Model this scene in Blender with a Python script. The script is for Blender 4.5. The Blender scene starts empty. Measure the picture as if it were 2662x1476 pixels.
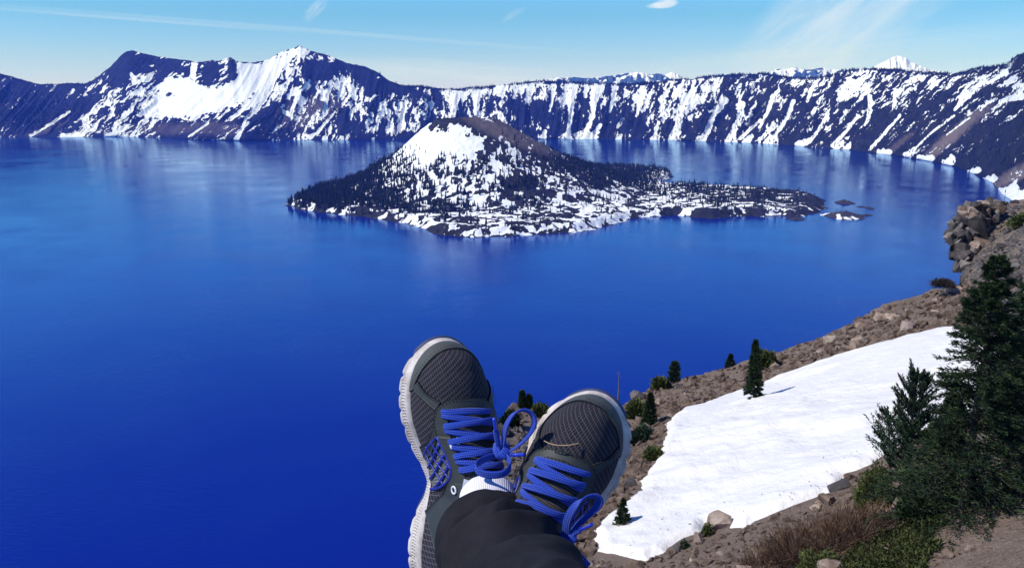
import bpy, math, random
import numpy as np
from mathutils import Vector, Matrix

random.seed(7)
rng = np.random.default_rng(7)
SC = bpy.context.scene
COL = SC.collection
R = math.radians

# ------------------------------------------------------------------ camera
FPX, CX, CY = 2089.0, 1331.0, 738.0          # focal length and centre, in photograph pixels
PITCH = math.atan((738.0 - 232.0) / FPX)
CP, SP = math.cos(PITCH), math.sin(PITCH)
LAKE = 330.0                                  # eye height above the lake
cam_d = bpy.data.cameras.new("camera")
cam = bpy.data.objects.new("camera", cam_d)
COL.objects.link(cam)
cam_d.sensor_width = 36.0
cam_d.lens = 36.0 * FPX / 2662.0
cam_d.clip_start = 0.02
cam_d.clip_end = 80000.0
cam.rotation_euler = (math.pi / 2 - PITCH, 0, 0)
SC.camera = cam

# ------------------------------------------------------------------ light
SUN_EL, SUN_AZ = R(49), R(-103)                # azimuth measured from straight ahead, negative = left
sun_dir = Vector((math.sin(SUN_AZ) * math.cos(SUN_EL), math.cos(SUN_AZ) * math.cos(SUN_EL), math.sin(SUN_EL)))
sl = bpy.data.lights.new("sun", 'SUN')
sl.energy = 3.9
sl.angle = R(0.5)
sl.color = (1.0, 0.965, 0.91)
so = bpy.data.objects.new("sun", sl)
COL.objects.link(so)
so.rotation_euler = sun_dir.to_track_quat('Z', 'Y').to_euler()

world = bpy.data.worlds.new("World")
SC.world = world
world.use_nodes = True
SC.view_settings.view_transform = 'Standard'
SC.view_settings.look = 'None'
SC.view_settings.exposure = 0.15
SC.view_settings.gamma = 1.0
SC.view_settings.use_curve_mapping = False
SC.cycles.max_bounces = 6
SC.cycles.diffuse_bounces = 3
SC.cycles.glossy_bounces = 3
SC.cycles.transparent_max_bounces = 12
SC.cycles.volume_bounces = 0
SC.cycles.caustics_reflective = False
SC.cycles.caustics_refractive = False


class NT:
    """tiny helper for node trees"""
    def __init__(s, tree):
        s.t = tree
        s.n = tree.nodes
        s.l = tree.links

    def new(s, typ, **kw):
        n = s.n.new(typ)
        ins = kw.pop('ins', {})
        for k, v in kw.items():
            setattr(n, k, v)
        for k, v in ins.items():
            if hasattr(v, 'is_linked') or isinstance(v, bpy.types.NodeSocket):
                s.l.new(v, n.inputs[k])
            else:
                n.inputs[k].default_value = v
        return n

    def math(s, op, a, b=0.0, c=None, clamp=False):
        n = s.new('ShaderNodeMath', operation=op, use_clamp=clamp)
        for i, v in enumerate((a, b) if c is None else (a, b, c)):
            if isinstance(v, bpy.types.NodeSocket):
                s.l.new(v, n.inputs[i])
            else:
                n.inputs[i].default_value = v
        return n.outputs[0]

    def mix(s, f, a, b, mode='MIX'):
        n = s.new('ShaderNodeMix', data_type='RGBA', blend_type=mode)
        for idx, v in ((0, f), (6, a), (7, b)):
            if isinstance(v, bpy.types.NodeSocket):
                s.l.new(v, n.inputs[idx])
            else:
                n.inputs[idx].default_value = v if idx == 0 else (tuple(v) + (1,) if len(v) == 3 else v)
        return n.outputs[2]

    def noise(s, vec, scale, detail=4, rough=0.55, dist=0.0):
        n = s.new('ShaderNodeTexNoise')
        n.inputs['Scale'].default_value = scale
        n.inputs['Detail'].default_value = detail
        n.inputs['Roughness'].default_value = rough
        n.inputs['Distortion'].default_value = dist
        if vec is not None:
            s.l.new(vec, n.inputs['Vector'])
        return n.outputs[0]

    def ramp(s, f, stops):
        n = s.new('ShaderNodeValToRGB')
        cr = n.color_ramp
        while len(cr.elements) < len(stops):
            cr.elements.new(0.5)
        for e, (p, c) in zip(cr.elements, stops):
            e.position = p
            e.color = tuple(c) + (1,) if len(c) == 3 else c
        s.l.new(f, n.inputs[0])
        return n.outputs[0]

    def smooth(s, f, lo, hi):
        n = s.new('ShaderNodeMapRange', interpolation_type='SMOOTHSTEP')
        s.l.new(f, n.inputs[0])
        n.inputs[1].default_value = lo
        n.inputs[2].default_value = hi
        return n.outputs[0]

    def mapping(s, vec, scale=(1, 1, 1), rot=(0, 0, 0), loc=(0, 0, 0)):
        n = s.new('ShaderNodeMapping')
        n.inputs['Scale'].default_value = scale
        n.inputs['Rotation'].default_value = rot
        n.inputs['Location'].default_value = loc
        s.l.new(vec, n.inputs['Vector'])
        return n.outputs[0]


def ray(px, py):
    x = (np.asarray(px, float) - CX) / FPX
    y = (CY - np.asarray(py, float)) / FPX
    return np.stack([x, CP + SP * y, -SP + CP * y], -1)


def at(px, py, t):
    return ray(px, py) * np.asarray(t, float)[..., None]


def on_lake(px, py):
    r = ray(px, py)
    return r * (-LAKE / r[..., 2])[..., None]


def proj(P):
    P = np.asarray(P, float)
    d = P[..., 1] * CP - P[..., 2] * SP
    u = P[..., 1] * SP + P[..., 2] * CP
    return CX + FPX * P[..., 0] / d, CY - FPX * u / d, d


# ------------------------------------------------------------------ the sky
wt = NT(world.node_tree)
wt.n.clear()
sky = wt.new('ShaderNodeTexSky', sky_type='NISHITA')
sky.sun_disc = False
sky.sun_elevation = SUN_EL
sky.sun_rotation = SUN_AZ % (2 * math.pi)
sky.altitude = 2300
sky.air_density = 1.0
sky.dust_density = 0.15
sky.ozone_density = 1.5
geo = wt.new('ShaderNodeNewGeometry')
inc = geo.outputs['Incoming']
neg = wt.new('ShaderNodeVectorMath', operation='SCALE')
wt.l.new(inc, neg.inputs[0])
neg.inputs['Scale'].default_value = -1.0
dirv = neg.outputs[0]
sep = wt.new('ShaderNodeSeparateXYZ')
wt.l.new(dirv, sep.inputs[0])
elev = sep.outputs[2]
tint = wt.ramp(wt.math('MULTIPLY', elev, 2.0, clamp=True), [
    (0.0, (0.60, 0.66, 1.16)), (0.06, (0.55, 0.68, 1.03)), (0.17, (0.40, 0.72, 0.92)), (0.4, (0.66, 1.32, 1.80)), (1.0, (0.14, 0.38, 0.98))])
skyc = wt.mix(1.0, sky.outputs[0], tint, 'MULTIPLY')


def sky_point(px, py):
    r = ray(px, py)
    return r / np.linalg.norm(r)


def wisp(col, px, py, ang, ln, wd, amount, nscale, thr=0.35):
    """a soft cirrus streak lying along a direction of the sky"""
    c = sky_point(px, py)
    e1 = np.array([c[1], -c[0], 0]); e1 /= np.linalg.norm(e1)
    e2 = np.cross(e1, c)
    if e2[2] < 0: e2 = -e2
    a = e1 * math.cos(ang) + e2 * math.sin(ang)
    b = -e1 * math.sin(ang) + e2 * math.cos(ang)

    def comp(ax, size):
        d = wt.new('ShaderNodeVectorMath', operation='DOT_PRODUCT')
        wt.l.new(dirv, d.inputs[0]); d.inputs[1].default_value = tuple(ax)
        return wt.math('DIVIDE', wt.math('SUBTRACT', d.outputs['Value'], float(np.dot(c, ax))), size)
    x, y = comp(a, ln / FPX), comp(b, wd / FPX)
    r2 = wt.math('ADD', wt.math('MULTIPLY', x, x), wt.math('MULTIPLY', y, y))
    fall = wt.math('SUBTRACT', 1.0, r2, clamp=True)
    cx = wt.new('ShaderNodeCombineXYZ')
    wt.l.new(x, cx.inputs[0]); wt.l.new(wt.math('MULTIPLY', y, 2.0), cx.inputs[1]); cx.inputs[2].default_value = px * .01
    n = wt.smooth(wt.noise(cx.outputs[0], nscale, 5, .6, .4), thr, .75)
    f = wt.math('MULTIPLY', wt.math('MULTIPLY', fall, n), amount, clamp=True)
    return wt.mix(wt.math('MULTIPLY', f, .5), col, (6.0, 6.5, 7.4))


skyc = wisp(skyc, 2190, 40, 0.75, 330, 150, 1.0, 1.6, .2)
skyc = wisp(skyc, 2330, -60, 0.55, 420, 130, .8, 1.8, .25)
skyc = wisp(skyc, 760, 76, -0.062, 820, 7, .42, 1.2, .1)
skyc = wisp(skyc, 330, 50, -0.05, 420, 4, .6, 1.2, .1)
skyc = wisp(skyc, 820, 25, .75, 42, 16, 1.0, 1.2, .25)
skyc = wisp(skyc, 1335, 38, .5, 36, 9, .6, 1.2, .25)
skyc = wisp(skyc, 1100, 185, -.04, 420, 34, .8, 1.5, .1)
skyc = wisp(skyc, 2060, 150, .1, 520, 45, .5, 1.5, .2)
for _ in range(2):
    skyc = wisp(skyc, 1728, 11, .10, 34, 11, 2.2, 1.1, .12)
skyc = wisp(skyc, 1700, 16, .05, 22, 7, 1.6, 1.2, .12)
bg = wt.new('ShaderNodeBackground')
wt.l.new(skyc, bg.inputs[0])
bg.inputs[1].default_value = 0.13
wo = wt.new('ShaderNodeOutputWorld')
wt.l.new(bg.outputs[0], wo.inputs[0])

# ------------------------------------------------------------------ helpers


def _hash(ix, iy, seed):
    h = (ix.astype(np.int64) * 374761393 + iy.astype(np.int64) * 668265263 + seed * 1442695041) & 0x7fffffff
    h = ((h ^ (h >> 13)) * 1274126177) & 0x7fffffff
    h = (h ^ (h >> 16)) & 0xffff
    return h / 65535.0


def vnoise(x, y, seed=0):
    ix, iy = np.floor(x), np.floor(y)
    fx, fy = x - ix, y - iy
    fx = fx * fx * fx * (fx * (fx * 6 - 15) + 10)
    fy = fy * fy * fy * (fy * (fy * 6 - 15) + 10)
    a, b = _hash(ix, iy, seed), _hash(ix + 1, iy, seed)
    c, d = _hash(ix, iy + 1, seed), _hash(ix + 1, iy + 1, seed)
    return (a + (b - a) * fx) * (1 - fy) + (c + (d - c) * fx) * fy


def fbm(x, y, oct=4, seed=0, gain=0.5):
    s, a, tot = 0.0, 1.0, 0.0
    for o in range(oct):
        s = s + a * vnoise(x * 2 ** o + 17.3 * o, y * 2 ** o - 9.1 * o, seed + o)
        tot += a
        a *= gain
    return s / tot


def ridged(x, y, oct=4, seed=0):
    s, a, tot = 0.0, 1.0, 0.0
    for o in range(oct):
        s = s + a * (1 - np.abs(2 * vnoise(x * 2 ** o + 5.3 * o, y * 2 ** o + 3.7 * o, seed + o) - 1))
        tot += a
        a *= .5
    return s / tot


def sstep(x, a, b):
    t = np.clip((x - a) / (b - a), 0, 1)
    return t * t * (3 - 2 * t)


def tag(o, label=None, cat=None, group=None, kind=None):
    if label: o['label'] = label
    if cat: o['category'] = cat
    if group: o['group'] = group
    if kind: o['kind'] = kind
    return o


def raw_mesh(name, V, F, mats=(), smooth=True, attrs=None, mi=None):
    """mesh from a numpy vertex array and an int array of equal-sided faces (or a list of such)"""
    V = np.asarray(V, np.float32)
    Fs = F if isinstance(F, list) else [F]
    Fs = [np.asarray(f, np.int32) for f in Fs if len(f)]
    me = bpy.data.meshes.new(name)
    me.vertices.add(len(V))
    me.vertices.foreach_set('co', V.ravel())
    nl = sum(f.size for f in Fs)
    me.loops.add(nl)
    me.loops.foreach_set('vertex_index', np.concatenate([f.ravel() for f in Fs]))
    sizes = np.concatenate([np.full(len(f), f.shape[1], np.int32) for f in Fs])
    me.polygons.add(len(sizes))
    starts = np.concatenate([[0], np.cumsum(sizes)[:-1]]).astype(np.int32)
    me.polygons.foreach_set('loop_start', starts)
    me.polygons.foreach_set('loop_total', sizes)
    me.polygons.foreach_set('use_smooth', np.full(len(sizes), smooth))
    for m in mats:
        me.materials.append(m)
    if mi is not None:
        me.polygons.foreach_set('material_index', np.asarray(mi, np.int32))
    me.update(calc_edges=True)
    for k, a in (attrs or {}).items():
        at_ = me.attributes.new(k, 'FLOAT', 'POINT')
        at_.data.foreach_set('value', np.asarray(a, np.float32).ravel())
    return me


def obj(name, me, parent=None, loc=(0, 0, 0)):
    o = bpy.data.objects.new(name, me)
    COL.objects.link(o)
    o.location = loc
    if parent is not None:
        o.parent = parent
    return o


def empty(name, loc=(0, 0, 0)):
    o = bpy.data.objects.new(name, None)
    COL.objects.link(o)
    o.location = loc
    o.empty_display_size = .1
    return o


def grid_faces(nr, nc, mask=None, wrap=False):
    i, j = np.meshgrid(np.arange(nr - 1), np.arange(nc if wrap else nc - 1), indexing='ij')
    j2 = (j + 1) % nc
    f = np.stack([i * nc + j, i * nc + j2, (i + 1) * nc + j2, (i + 1) * nc + j], -1).reshape(-1, 4)
    if mask is not None:
        m = mask.ravel()
        f = f[m[f].all(1)]
    return f


def compact(V, F, attrs=None):
    used = np.unique(F)
    remap = np.full(len(V), -1, np.int64)
    remap[used] = np.arange(len(used))
    at_ = {k: np.asarray(a).ravel()[used] for k, a in (attrs or {}).items()}
    return V[used], remap[F], at_


def shepard(px, py, pts, cols, p=3.0, ysc=1.6):
    pts = np.asarray(pts, float)
    num = [0.0] * cols
    den = 0.0
    for q in pts:
        d2 = (px - q[0]) ** 2 + ((py - q[1]) * ysc) ** 2 + 60.0
        w = d2 ** (-p / 2)
        den = den + w
        for c in range(cols):
            num[c] = num[c] + w * q[2 + c]
    return [n / den for n in num]


def seg_dist(px, py, poly, closed=True):
    """distance to polyline and parameter, and inside test when closed"""
    poly = np.asarray(poly, float)
    n = len(poly)
    best = np.full(px.shape, 1e18)
    par = np.zeros(px.shape)
    side = np.zeros(px.shape)
    inside = np.zeros(px.shape, bool)
    for k in range(n if closed else n - 1):
        a, b = poly[k, :2], poly[(k + 1) % n, :2]
        e = b - a
        L2 = max(e @ e, 1e-12)
        t = np.clip(((px - a[0]) * e[0] + (py - a[1]) * e[1]) / L2, 0, 1)
        dx, dy = px - a[0] - t * e[0], py - a[1] - t * e[1]
        d = dx * dx + dy * dy
        m = d < best
        best = np.where(m, d, best)
        par = np.where(m, k + t, par)
        side = np.where(m, e[0] * (py - a[1]) - e[1] * (px - a[0]), side)
        if closed:
            c = ((a[1] > py) != (b[1] > py)) & (px < (b[0] - a[0]) * (py - a[1]) / (b[1] - a[1] + 1e-12) + a[0])
            inside ^= c
    return np.sqrt(best), par, inside, side


def material(name):
    m = bpy.data.materials.new(name)
    m.use_nodes = True
    t = NT(m.node_tree)
    b = t.n['Principled BSDF']
    return m, t, b


def simple(name, col, rough=.8, nscale=0, var=.25, bump=0, bscale=0, spec=.3, sheen=0):
    m, t, b = material(name)
    tc = t.new('ShaderNodeTexCoord').outputs['Object']
    b.inputs['Roughness'].default_value = rough
    b.inputs['Specular IOR Level'].default_value = spec
    if nscale:
        n = t.noise(tc, nscale, 5, .6)
        lo = tuple(c * (1 - var) for c in col)
        hi = tuple(min(1, c * (1 + var)) for c in col)
        t.l.new(t.ramp(n, [(.3, lo), (.7, hi)]), b.inputs['Base Color'])
    else:
        b.inputs['Base Color'].default_value = tuple(col) + (1,)
    if bump:
        bn = t.new('ShaderNodeBump')
        bn.inputs['Strength'].default_value = 1
        bn.inputs['Distance'].default_value = bump
        t.l.new(t.noise(tc, bscale or nscale, 5, .6), bn.inputs['Height'])
        t.l.new(bn.outputs[0], b.inputs['Normal'])
    return m


def bump_to(t, b, h, dist, strength=1.0):
    bn = t.new('ShaderNodeBump')
    bn.inputs['Strength'].default_value = strength
    bn.inputs['Distance'].default_value = dist
    t.l.new(h, bn.inputs['Height'])
    t.l.new(bn.outputs[0], b.inputs['Normal'])
    return bn


# ------------------------------------------------------------------ materials of the landscape
def snow_rock(name, dark, dark2, snow=(.86, .88, .92), ns=.02, bdist=6.0, bscale=.03, edge=.08, streak=None):
    m, t, b = material(name)
    tc = t.new('ShaderNodeTexCoord').outputs['Object']
    a = t.new('ShaderNodeAttribute', attribute_name='snow').outputs['Fac']
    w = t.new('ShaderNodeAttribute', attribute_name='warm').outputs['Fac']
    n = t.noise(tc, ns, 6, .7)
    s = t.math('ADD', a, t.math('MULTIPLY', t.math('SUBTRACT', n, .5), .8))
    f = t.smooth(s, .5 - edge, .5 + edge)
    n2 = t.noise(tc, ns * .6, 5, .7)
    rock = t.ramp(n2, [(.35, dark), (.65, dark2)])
    less_haze = t.new('ShaderNodeAttribute', attribute_name='forest').outputs['Fac']  # weight of the neutral rock tone, clearing the painted haze blue
    rock = t.mix(less_haze, rock, t.ramp(n2, [(.35, (.010, .012, .016)), (.65, (.026, .027, .032))]))
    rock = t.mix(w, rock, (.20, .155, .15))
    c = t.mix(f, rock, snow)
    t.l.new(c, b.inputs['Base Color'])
    b.inputs['Roughness'].default_value = .9
    b.inputs['Specular IOR Level'].default_value = .1
    hb = t.math('MULTIPLY', t.noise(tc, bscale, 6, .7), t.math('SUBTRACT', 1.0, t.math('MULTIPLY', f, .8)))
    bump_to(t, b, hb, bdist)
    return m


M_RIM = snow_rock('haze_blue_rim_rock_and_snow', (.005, .008, .042), (.016, .021, .070), ns=.022, bdist=14, bscale=.012)  # part of the haze's blue is put into the rock colour
M_ISLE = snow_rock('island_rock_and_snow', (.010, .012, .020), (.035, .035, .045), ns=.16, bdist=1.5, bscale=.1, edge=.06)

# ------------------------------------------------------------------ lake
m, t, b = material('lake_water')
M_WATER = m
tc = t.new('ShaderNodeTexCoord').outputs['Object']
b.inputs['Base Color'].default_value = (.0030, .015, .215, 1)
b.inputs['IOR'].default_value = 1.34
big = t.noise(t.mapping(tc, (.0011, .0026, 1), (0, 0, .35)), 1.0, 4, .55, .6)
t.l.new(t.ramp(big, [(.35, (.06,) * 3), (.65, (.14,) * 3)]), b.inputs['Roughness'])
w1 = t.noise(t.mapping(tc, (.085, .30, 1), (0, 0, -.55)), 1.0, 4, .62, .35)
w2 = t.noise(t.mapping(tc, (.35, .8, 1), (0, 0, -.2)), 1.0, 3, .6, .2)
h = t.math('ADD', w1, t.math('MULTIPLY', w2, .35))
patch = t.ramp(t.noise(tc, .006, 3, .5), [(.35, (.35,) * 3), (.65, (1,) * 3)])
bn_ = bump_to(t, b, t.math('MULTIPLY', h, patch), .31)
fr = t.new('ShaderNodeFresnel')
fr.inputs['IOR'].default_value = 1.34
t.l.new(bn_.outputs[0], fr.inputs['Normal'])
gl = t.new('ShaderNodeBsdfGlossy')
gl.inputs['Color'].default_value = (.56, .80, 1.0, 1)
t.l.new(b.inputs['Roughness'].links[0].from_socket, gl.inputs['Roughness'])
t.l.new(bn_.outputs[0], gl.inputs['Normal'])
b.inputs['Specular IOR Level'].default_value = 0
ms = t.new('ShaderNodeMixShader')
t.l.new(fr.outputs[0], ms.inputs[0]); t.l.new(b.outputs[0], ms.inputs[1]); t.l.new(gl.outputs[0], ms.inputs[2])
t.l.new(ms.outputs[0], t.n['Material Output'].inputs['Surface'])
me = raw_mesh('lake', [(-9000, -300, -LAKE), (9000, -300, -LAKE), (9000, 9000, -LAKE), (-9000, 9000, -LAKE)], np.array([[0, 1, 2, 3]]), [M_WATER])
tag(obj('lake', me), 'deep blue lake filling the caldera below the feet', 'lake', kind='structure')

# ------------------------------------------------------------------ caldera rim: shore and skyline as read off the place
SHORE = [(-500, 352), (0, 357), (300, 356), (420, 358), (530, 364), (640, 367), (760, 364), (900, 364), (1000, 363), (1200, 362), (1430, 362), (1560, 362),
         (1740, 365), (1970, 372), (2068, 380), (2208, 390), (2320, 404), (2407, 418), (2481, 433), (2547, 458), (2582, 476),
         (2604, 503), (2662, 540), (2760, 600), (2950, 720), (3300, 900)]
SKY = [(-500, 150), (-200, 165), (0, 192), (50, 205), (100, 219), (150, 219), (200, 216), (220, 219), (240, 210), (262, 192), (290, 171), (312, 147),
       (328, 134), (345, 132), (372, 139), (400, 146), (455, 153), (520, 162), (550, 157), (575, 158), (590, 151), (600, 150), (612, 158), (622, 162),
       (665, 162), (700, 155), (722, 140), (745, 131), (766, 124), (778, 119), (792, 125), (810, 133), (860, 146), (900, 164), (950, 173), (985, 190),
       (1010, 209), (1045, 222), (1100, 225), (1160, 232), (1200, 232), (1215, 226), (1250, 227), (1290, 222), (1350, 216), (1390, 210),
       (1440, 212), (1500, 214), (1600, 218), (1700, 214), (1750, 205), (1800, 206), (1830, 199), (1900, 194), (1990, 192), (2050, 201),
       (2110, 203), (2165, 194), (2195, 184), (2255, 179), (2330, 180), (2400, 188), (2480, 191), (2510, 186), (2545, 176), (2600, 169),
       (2620, 166), (2632, 154), (2662, 138), (2800, 108), (3000, 90), (3300, 80)]
SHORE, SKY = np.array(SHORE, float), np.array(SKY, float)
NC = 1800
# columns by azimuth
pxc = np.linspace(-480, 3250, NC)
ysh = np.interp(pxc, SHORE[:, 0], SHORE[:, 1])
rs = ray(pxc, ysh)
tanA = rs[:, 0] / rs[:, 1]
az = np.arctan(tanA)
Ps = on_lake(pxc, ysh)
Rs = np.hypot(Ps[:, 0], Ps[:, 1])
yk = np.full(NC, 200.0)
for _ in range(6):
    pxk = CX + FPX * tanA * (CP + SP * (CY - yk) / FPX)
    yk = np.interp(pxk, SKY[:, 0], SKY[:, 1])
rk = ray(pxk, yk)
tanE = rk[:, 2] / np.hypot(rk[:, 0], rk[:, 1])
wid = np.interp(pxc, [-480, 150, 350, 780, 1050, 1500, 2000, 2400, 2662, 3250], [1100, 1000, 800, 950, 620, 520, 560, 620, 620, 700])
Rk = Rs + wid
Zk = Rk * tanE
vv = np.concatenate([[-.12, -.04], np.linspace(0, 1, 170) ** 1.0, [1.015, 1.05, 1.12, 1.3, 1.8, 3.0, 6.0]])
NV = len(vv)
VV, _ = np.meshgrid(vv, pxc, indexing='ij')
A2 = np.broadcast_to(az, (NV, NC))
px0 = np.broadcast_to(pxc, (NV, NC))
vc = np.clip(VV, 0, 1)
RR = Rs + wid * VV
Hh = (Zk + LAKE)
prof = np.where(vc < .5, .85 * vc, .85 * vc + .15 * ((vc - .5) / .5) ** 1.3)
Z = -LAKE + Hh * prof
Z = np.where(VV < 0, -LAKE + VV * 250, Z)
Z = np.where(VV > 1, Zk - (VV - 1) * 160 - 5, Z)
# gullies that lean the way the chutes do
kk = np.interp(px0, [0, 300, 600, 760, 1000, 1400, 1700, 2000, 2300, 2600], [1.0, .9, 1.2, .4, .2, .05, .3, .6, 1.0, 1.3])
pyl = ysh + (yk - ysh) * vc
q = px0 + kk * (pyl - 280)
gul = ridged(q / 42.0, pyl / 260.0 + 3, 4, 11)
gul2 = fbm(q / 13.0, pyl / 60.0, 4, 31)
env = np.sin(np.pi * np.clip(vc, 0, 1) ** .8) ** .7
hs = np.interp(px0, [0, 2000, 2662], [1.0, .9, .6])
bowl_f = np.exp(-(((px0 - 570) / 200) ** 2 + ((pyl - 235) / 75) ** 2) ** 2)
Z = Z + env * hs * ((gul - .6) * 95 + (gul2 - .5) * 46) * (1 - .85 * bowl_f)
crag = fbm(px0 / 5.0, pyl / 5.0, 3, 91)
Z = Z + env * hs * (crag - .5) * 22 * (1 - .9 * bowl_f)
big = fbm(px0 / 160.0 + 5, vc * .8, 3, 77)
RR = RR - env * (big - .4) * 260 * hs
Z = np.where(VV <= 0, Z, np.maximum(Z, -LAKE + .8))
rimn = (fbm(px0 / 9.0, px0 * 0, 4, 5) - .5) * 9
Z = Z + np.where((VV > .97), rimn, 0)
X, Y = RR * np.sin(A2), RR * np.cos(A2)
PX, PY, _ = proj(np.stack([X, Y, Z], -1))

# --- where snow lies on the rim
COV = [(40, 200, 0), (40, 245, .10), (120, 246, .2), (60, 300, .02), (150, 300, 0), (120, 345, .05), (200, 330, .35), (260, 300, .3), (180, 270, .1),
       (310, 180, .0), (330, 160, 0), (400, 170, .08), (340, 195, .25), (360, 250, .5), (300, 260, .4), (330, 330, .45), (240, 345, .4), (450, 175, .2), (520, 175, .45),
       (400, 210, .6), (430, 195, .4), (440, 250, .9), (560, 200, .2), (590, 195, .35), (590, 240, 1), (500, 270, 1), (450, 345, .05), (560, 335, .08), (640, 350, .1),
       (640, 190, .75), (680, 175, .6), (740, 150, .6), (775, 130, .8), (700, 220, .85), (660, 270, .5), (620, 300, .35), (600, 330, .3),
       (820, 150, .45), (860, 165, .2), (800, 190, .15), (840, 190, .05), (760, 215, .4), (800, 240, .45), (870, 220, .65), (900, 235, .8), (780, 270, .35), (720, 300, .3),
       (700, 340, .2), (800, 320, .25), (860, 300, .3), (900, 330, .15), (950, 270, .35), (950, 200, .05), (1000, 225, .02), (1080, 240, .1), (980, 300, .2), (1000, 280, .5), (1050, 260, .4),
       (960, 350, .2), (1090, 300, .45), (1150, 250, .1), (1100, 345, .15), (1170, 240, .8), (1290, 230, .75), (1350, 232, .85), (1300, 270, .1), (1360, 280, .15), (1400, 300, .2), (1250, 270, .4),
       (1450, 232, .6), (1400, 235, .6), (1550, 235, .6), (1530, 300, .3), (1480, 330, .3), (1570, 300, .2), (1620, 240, .55), (1660, 270, .55), (1720, 230, .4), (1650, 320, .15), (1600, 350, .25),
       (1730, 250, .7), (1780, 250, .7), (1850, 215, .5), (1850, 260, .3), (1820, 330, .25), (1950, 240, .6), (1900, 290, .35), (2000, 215, .4), (2050, 250, .5), (2000, 320, .25), (2080, 350, .3),
       (2150, 220, .45), (2180, 260, .35), (2250, 210, .75), (2230, 290, .3), (2160, 340, .3), (2300, 220, .4), (2350, 230, .45), (2290, 330, .15), (2330, 370, .1), (2400, 250, .4), (2450, 215, .5), (2500, 210, .6),
       (2380, 300, .25), (2480, 290, .2), (2420, 370, .12), (2550, 210, .5), (2600, 190, .35), (2580, 230, .25), (2650, 170, .1), (2640, 155, 0), (2650, 240, .4), (2600, 280, .4), (2560, 330, .15), (2620, 380, .05), (2500, 410, .06), (2600, 440, .03), (2640, 500, .3), (2900, 300, .3)]
cov, = shepard(PX, PY, COV, 1)
qq = PX + kk * (PY - 280)
wx = (fbm(PX / 16.0, PY / 16.0, 3, 61) - .5) * 26
n1 = fbm((qq + wx * .6) / 5.2, (PY + wx * .5) / 17.0, 4, 3, .6)
n2 = fbm((qq + wx) / 17.0, PY / 30.0, 3, 23, .5)
n3 = fbm(PX / 3.2, PY / 3.2, 3, 43, .6)
nn = .46 * n1 + .38 * n2 + .16 * n3
low_ = sstep(np.clip(VV, 0, 1), .78, .55)
cov = cov * np.interp(PX, [0, 190, 260, 900, 1100, 2700], [.45, .5, 1, 1, .84, .84]) * (1 - .42 * low_ * sstep(PX, 1040, 1150))
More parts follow.
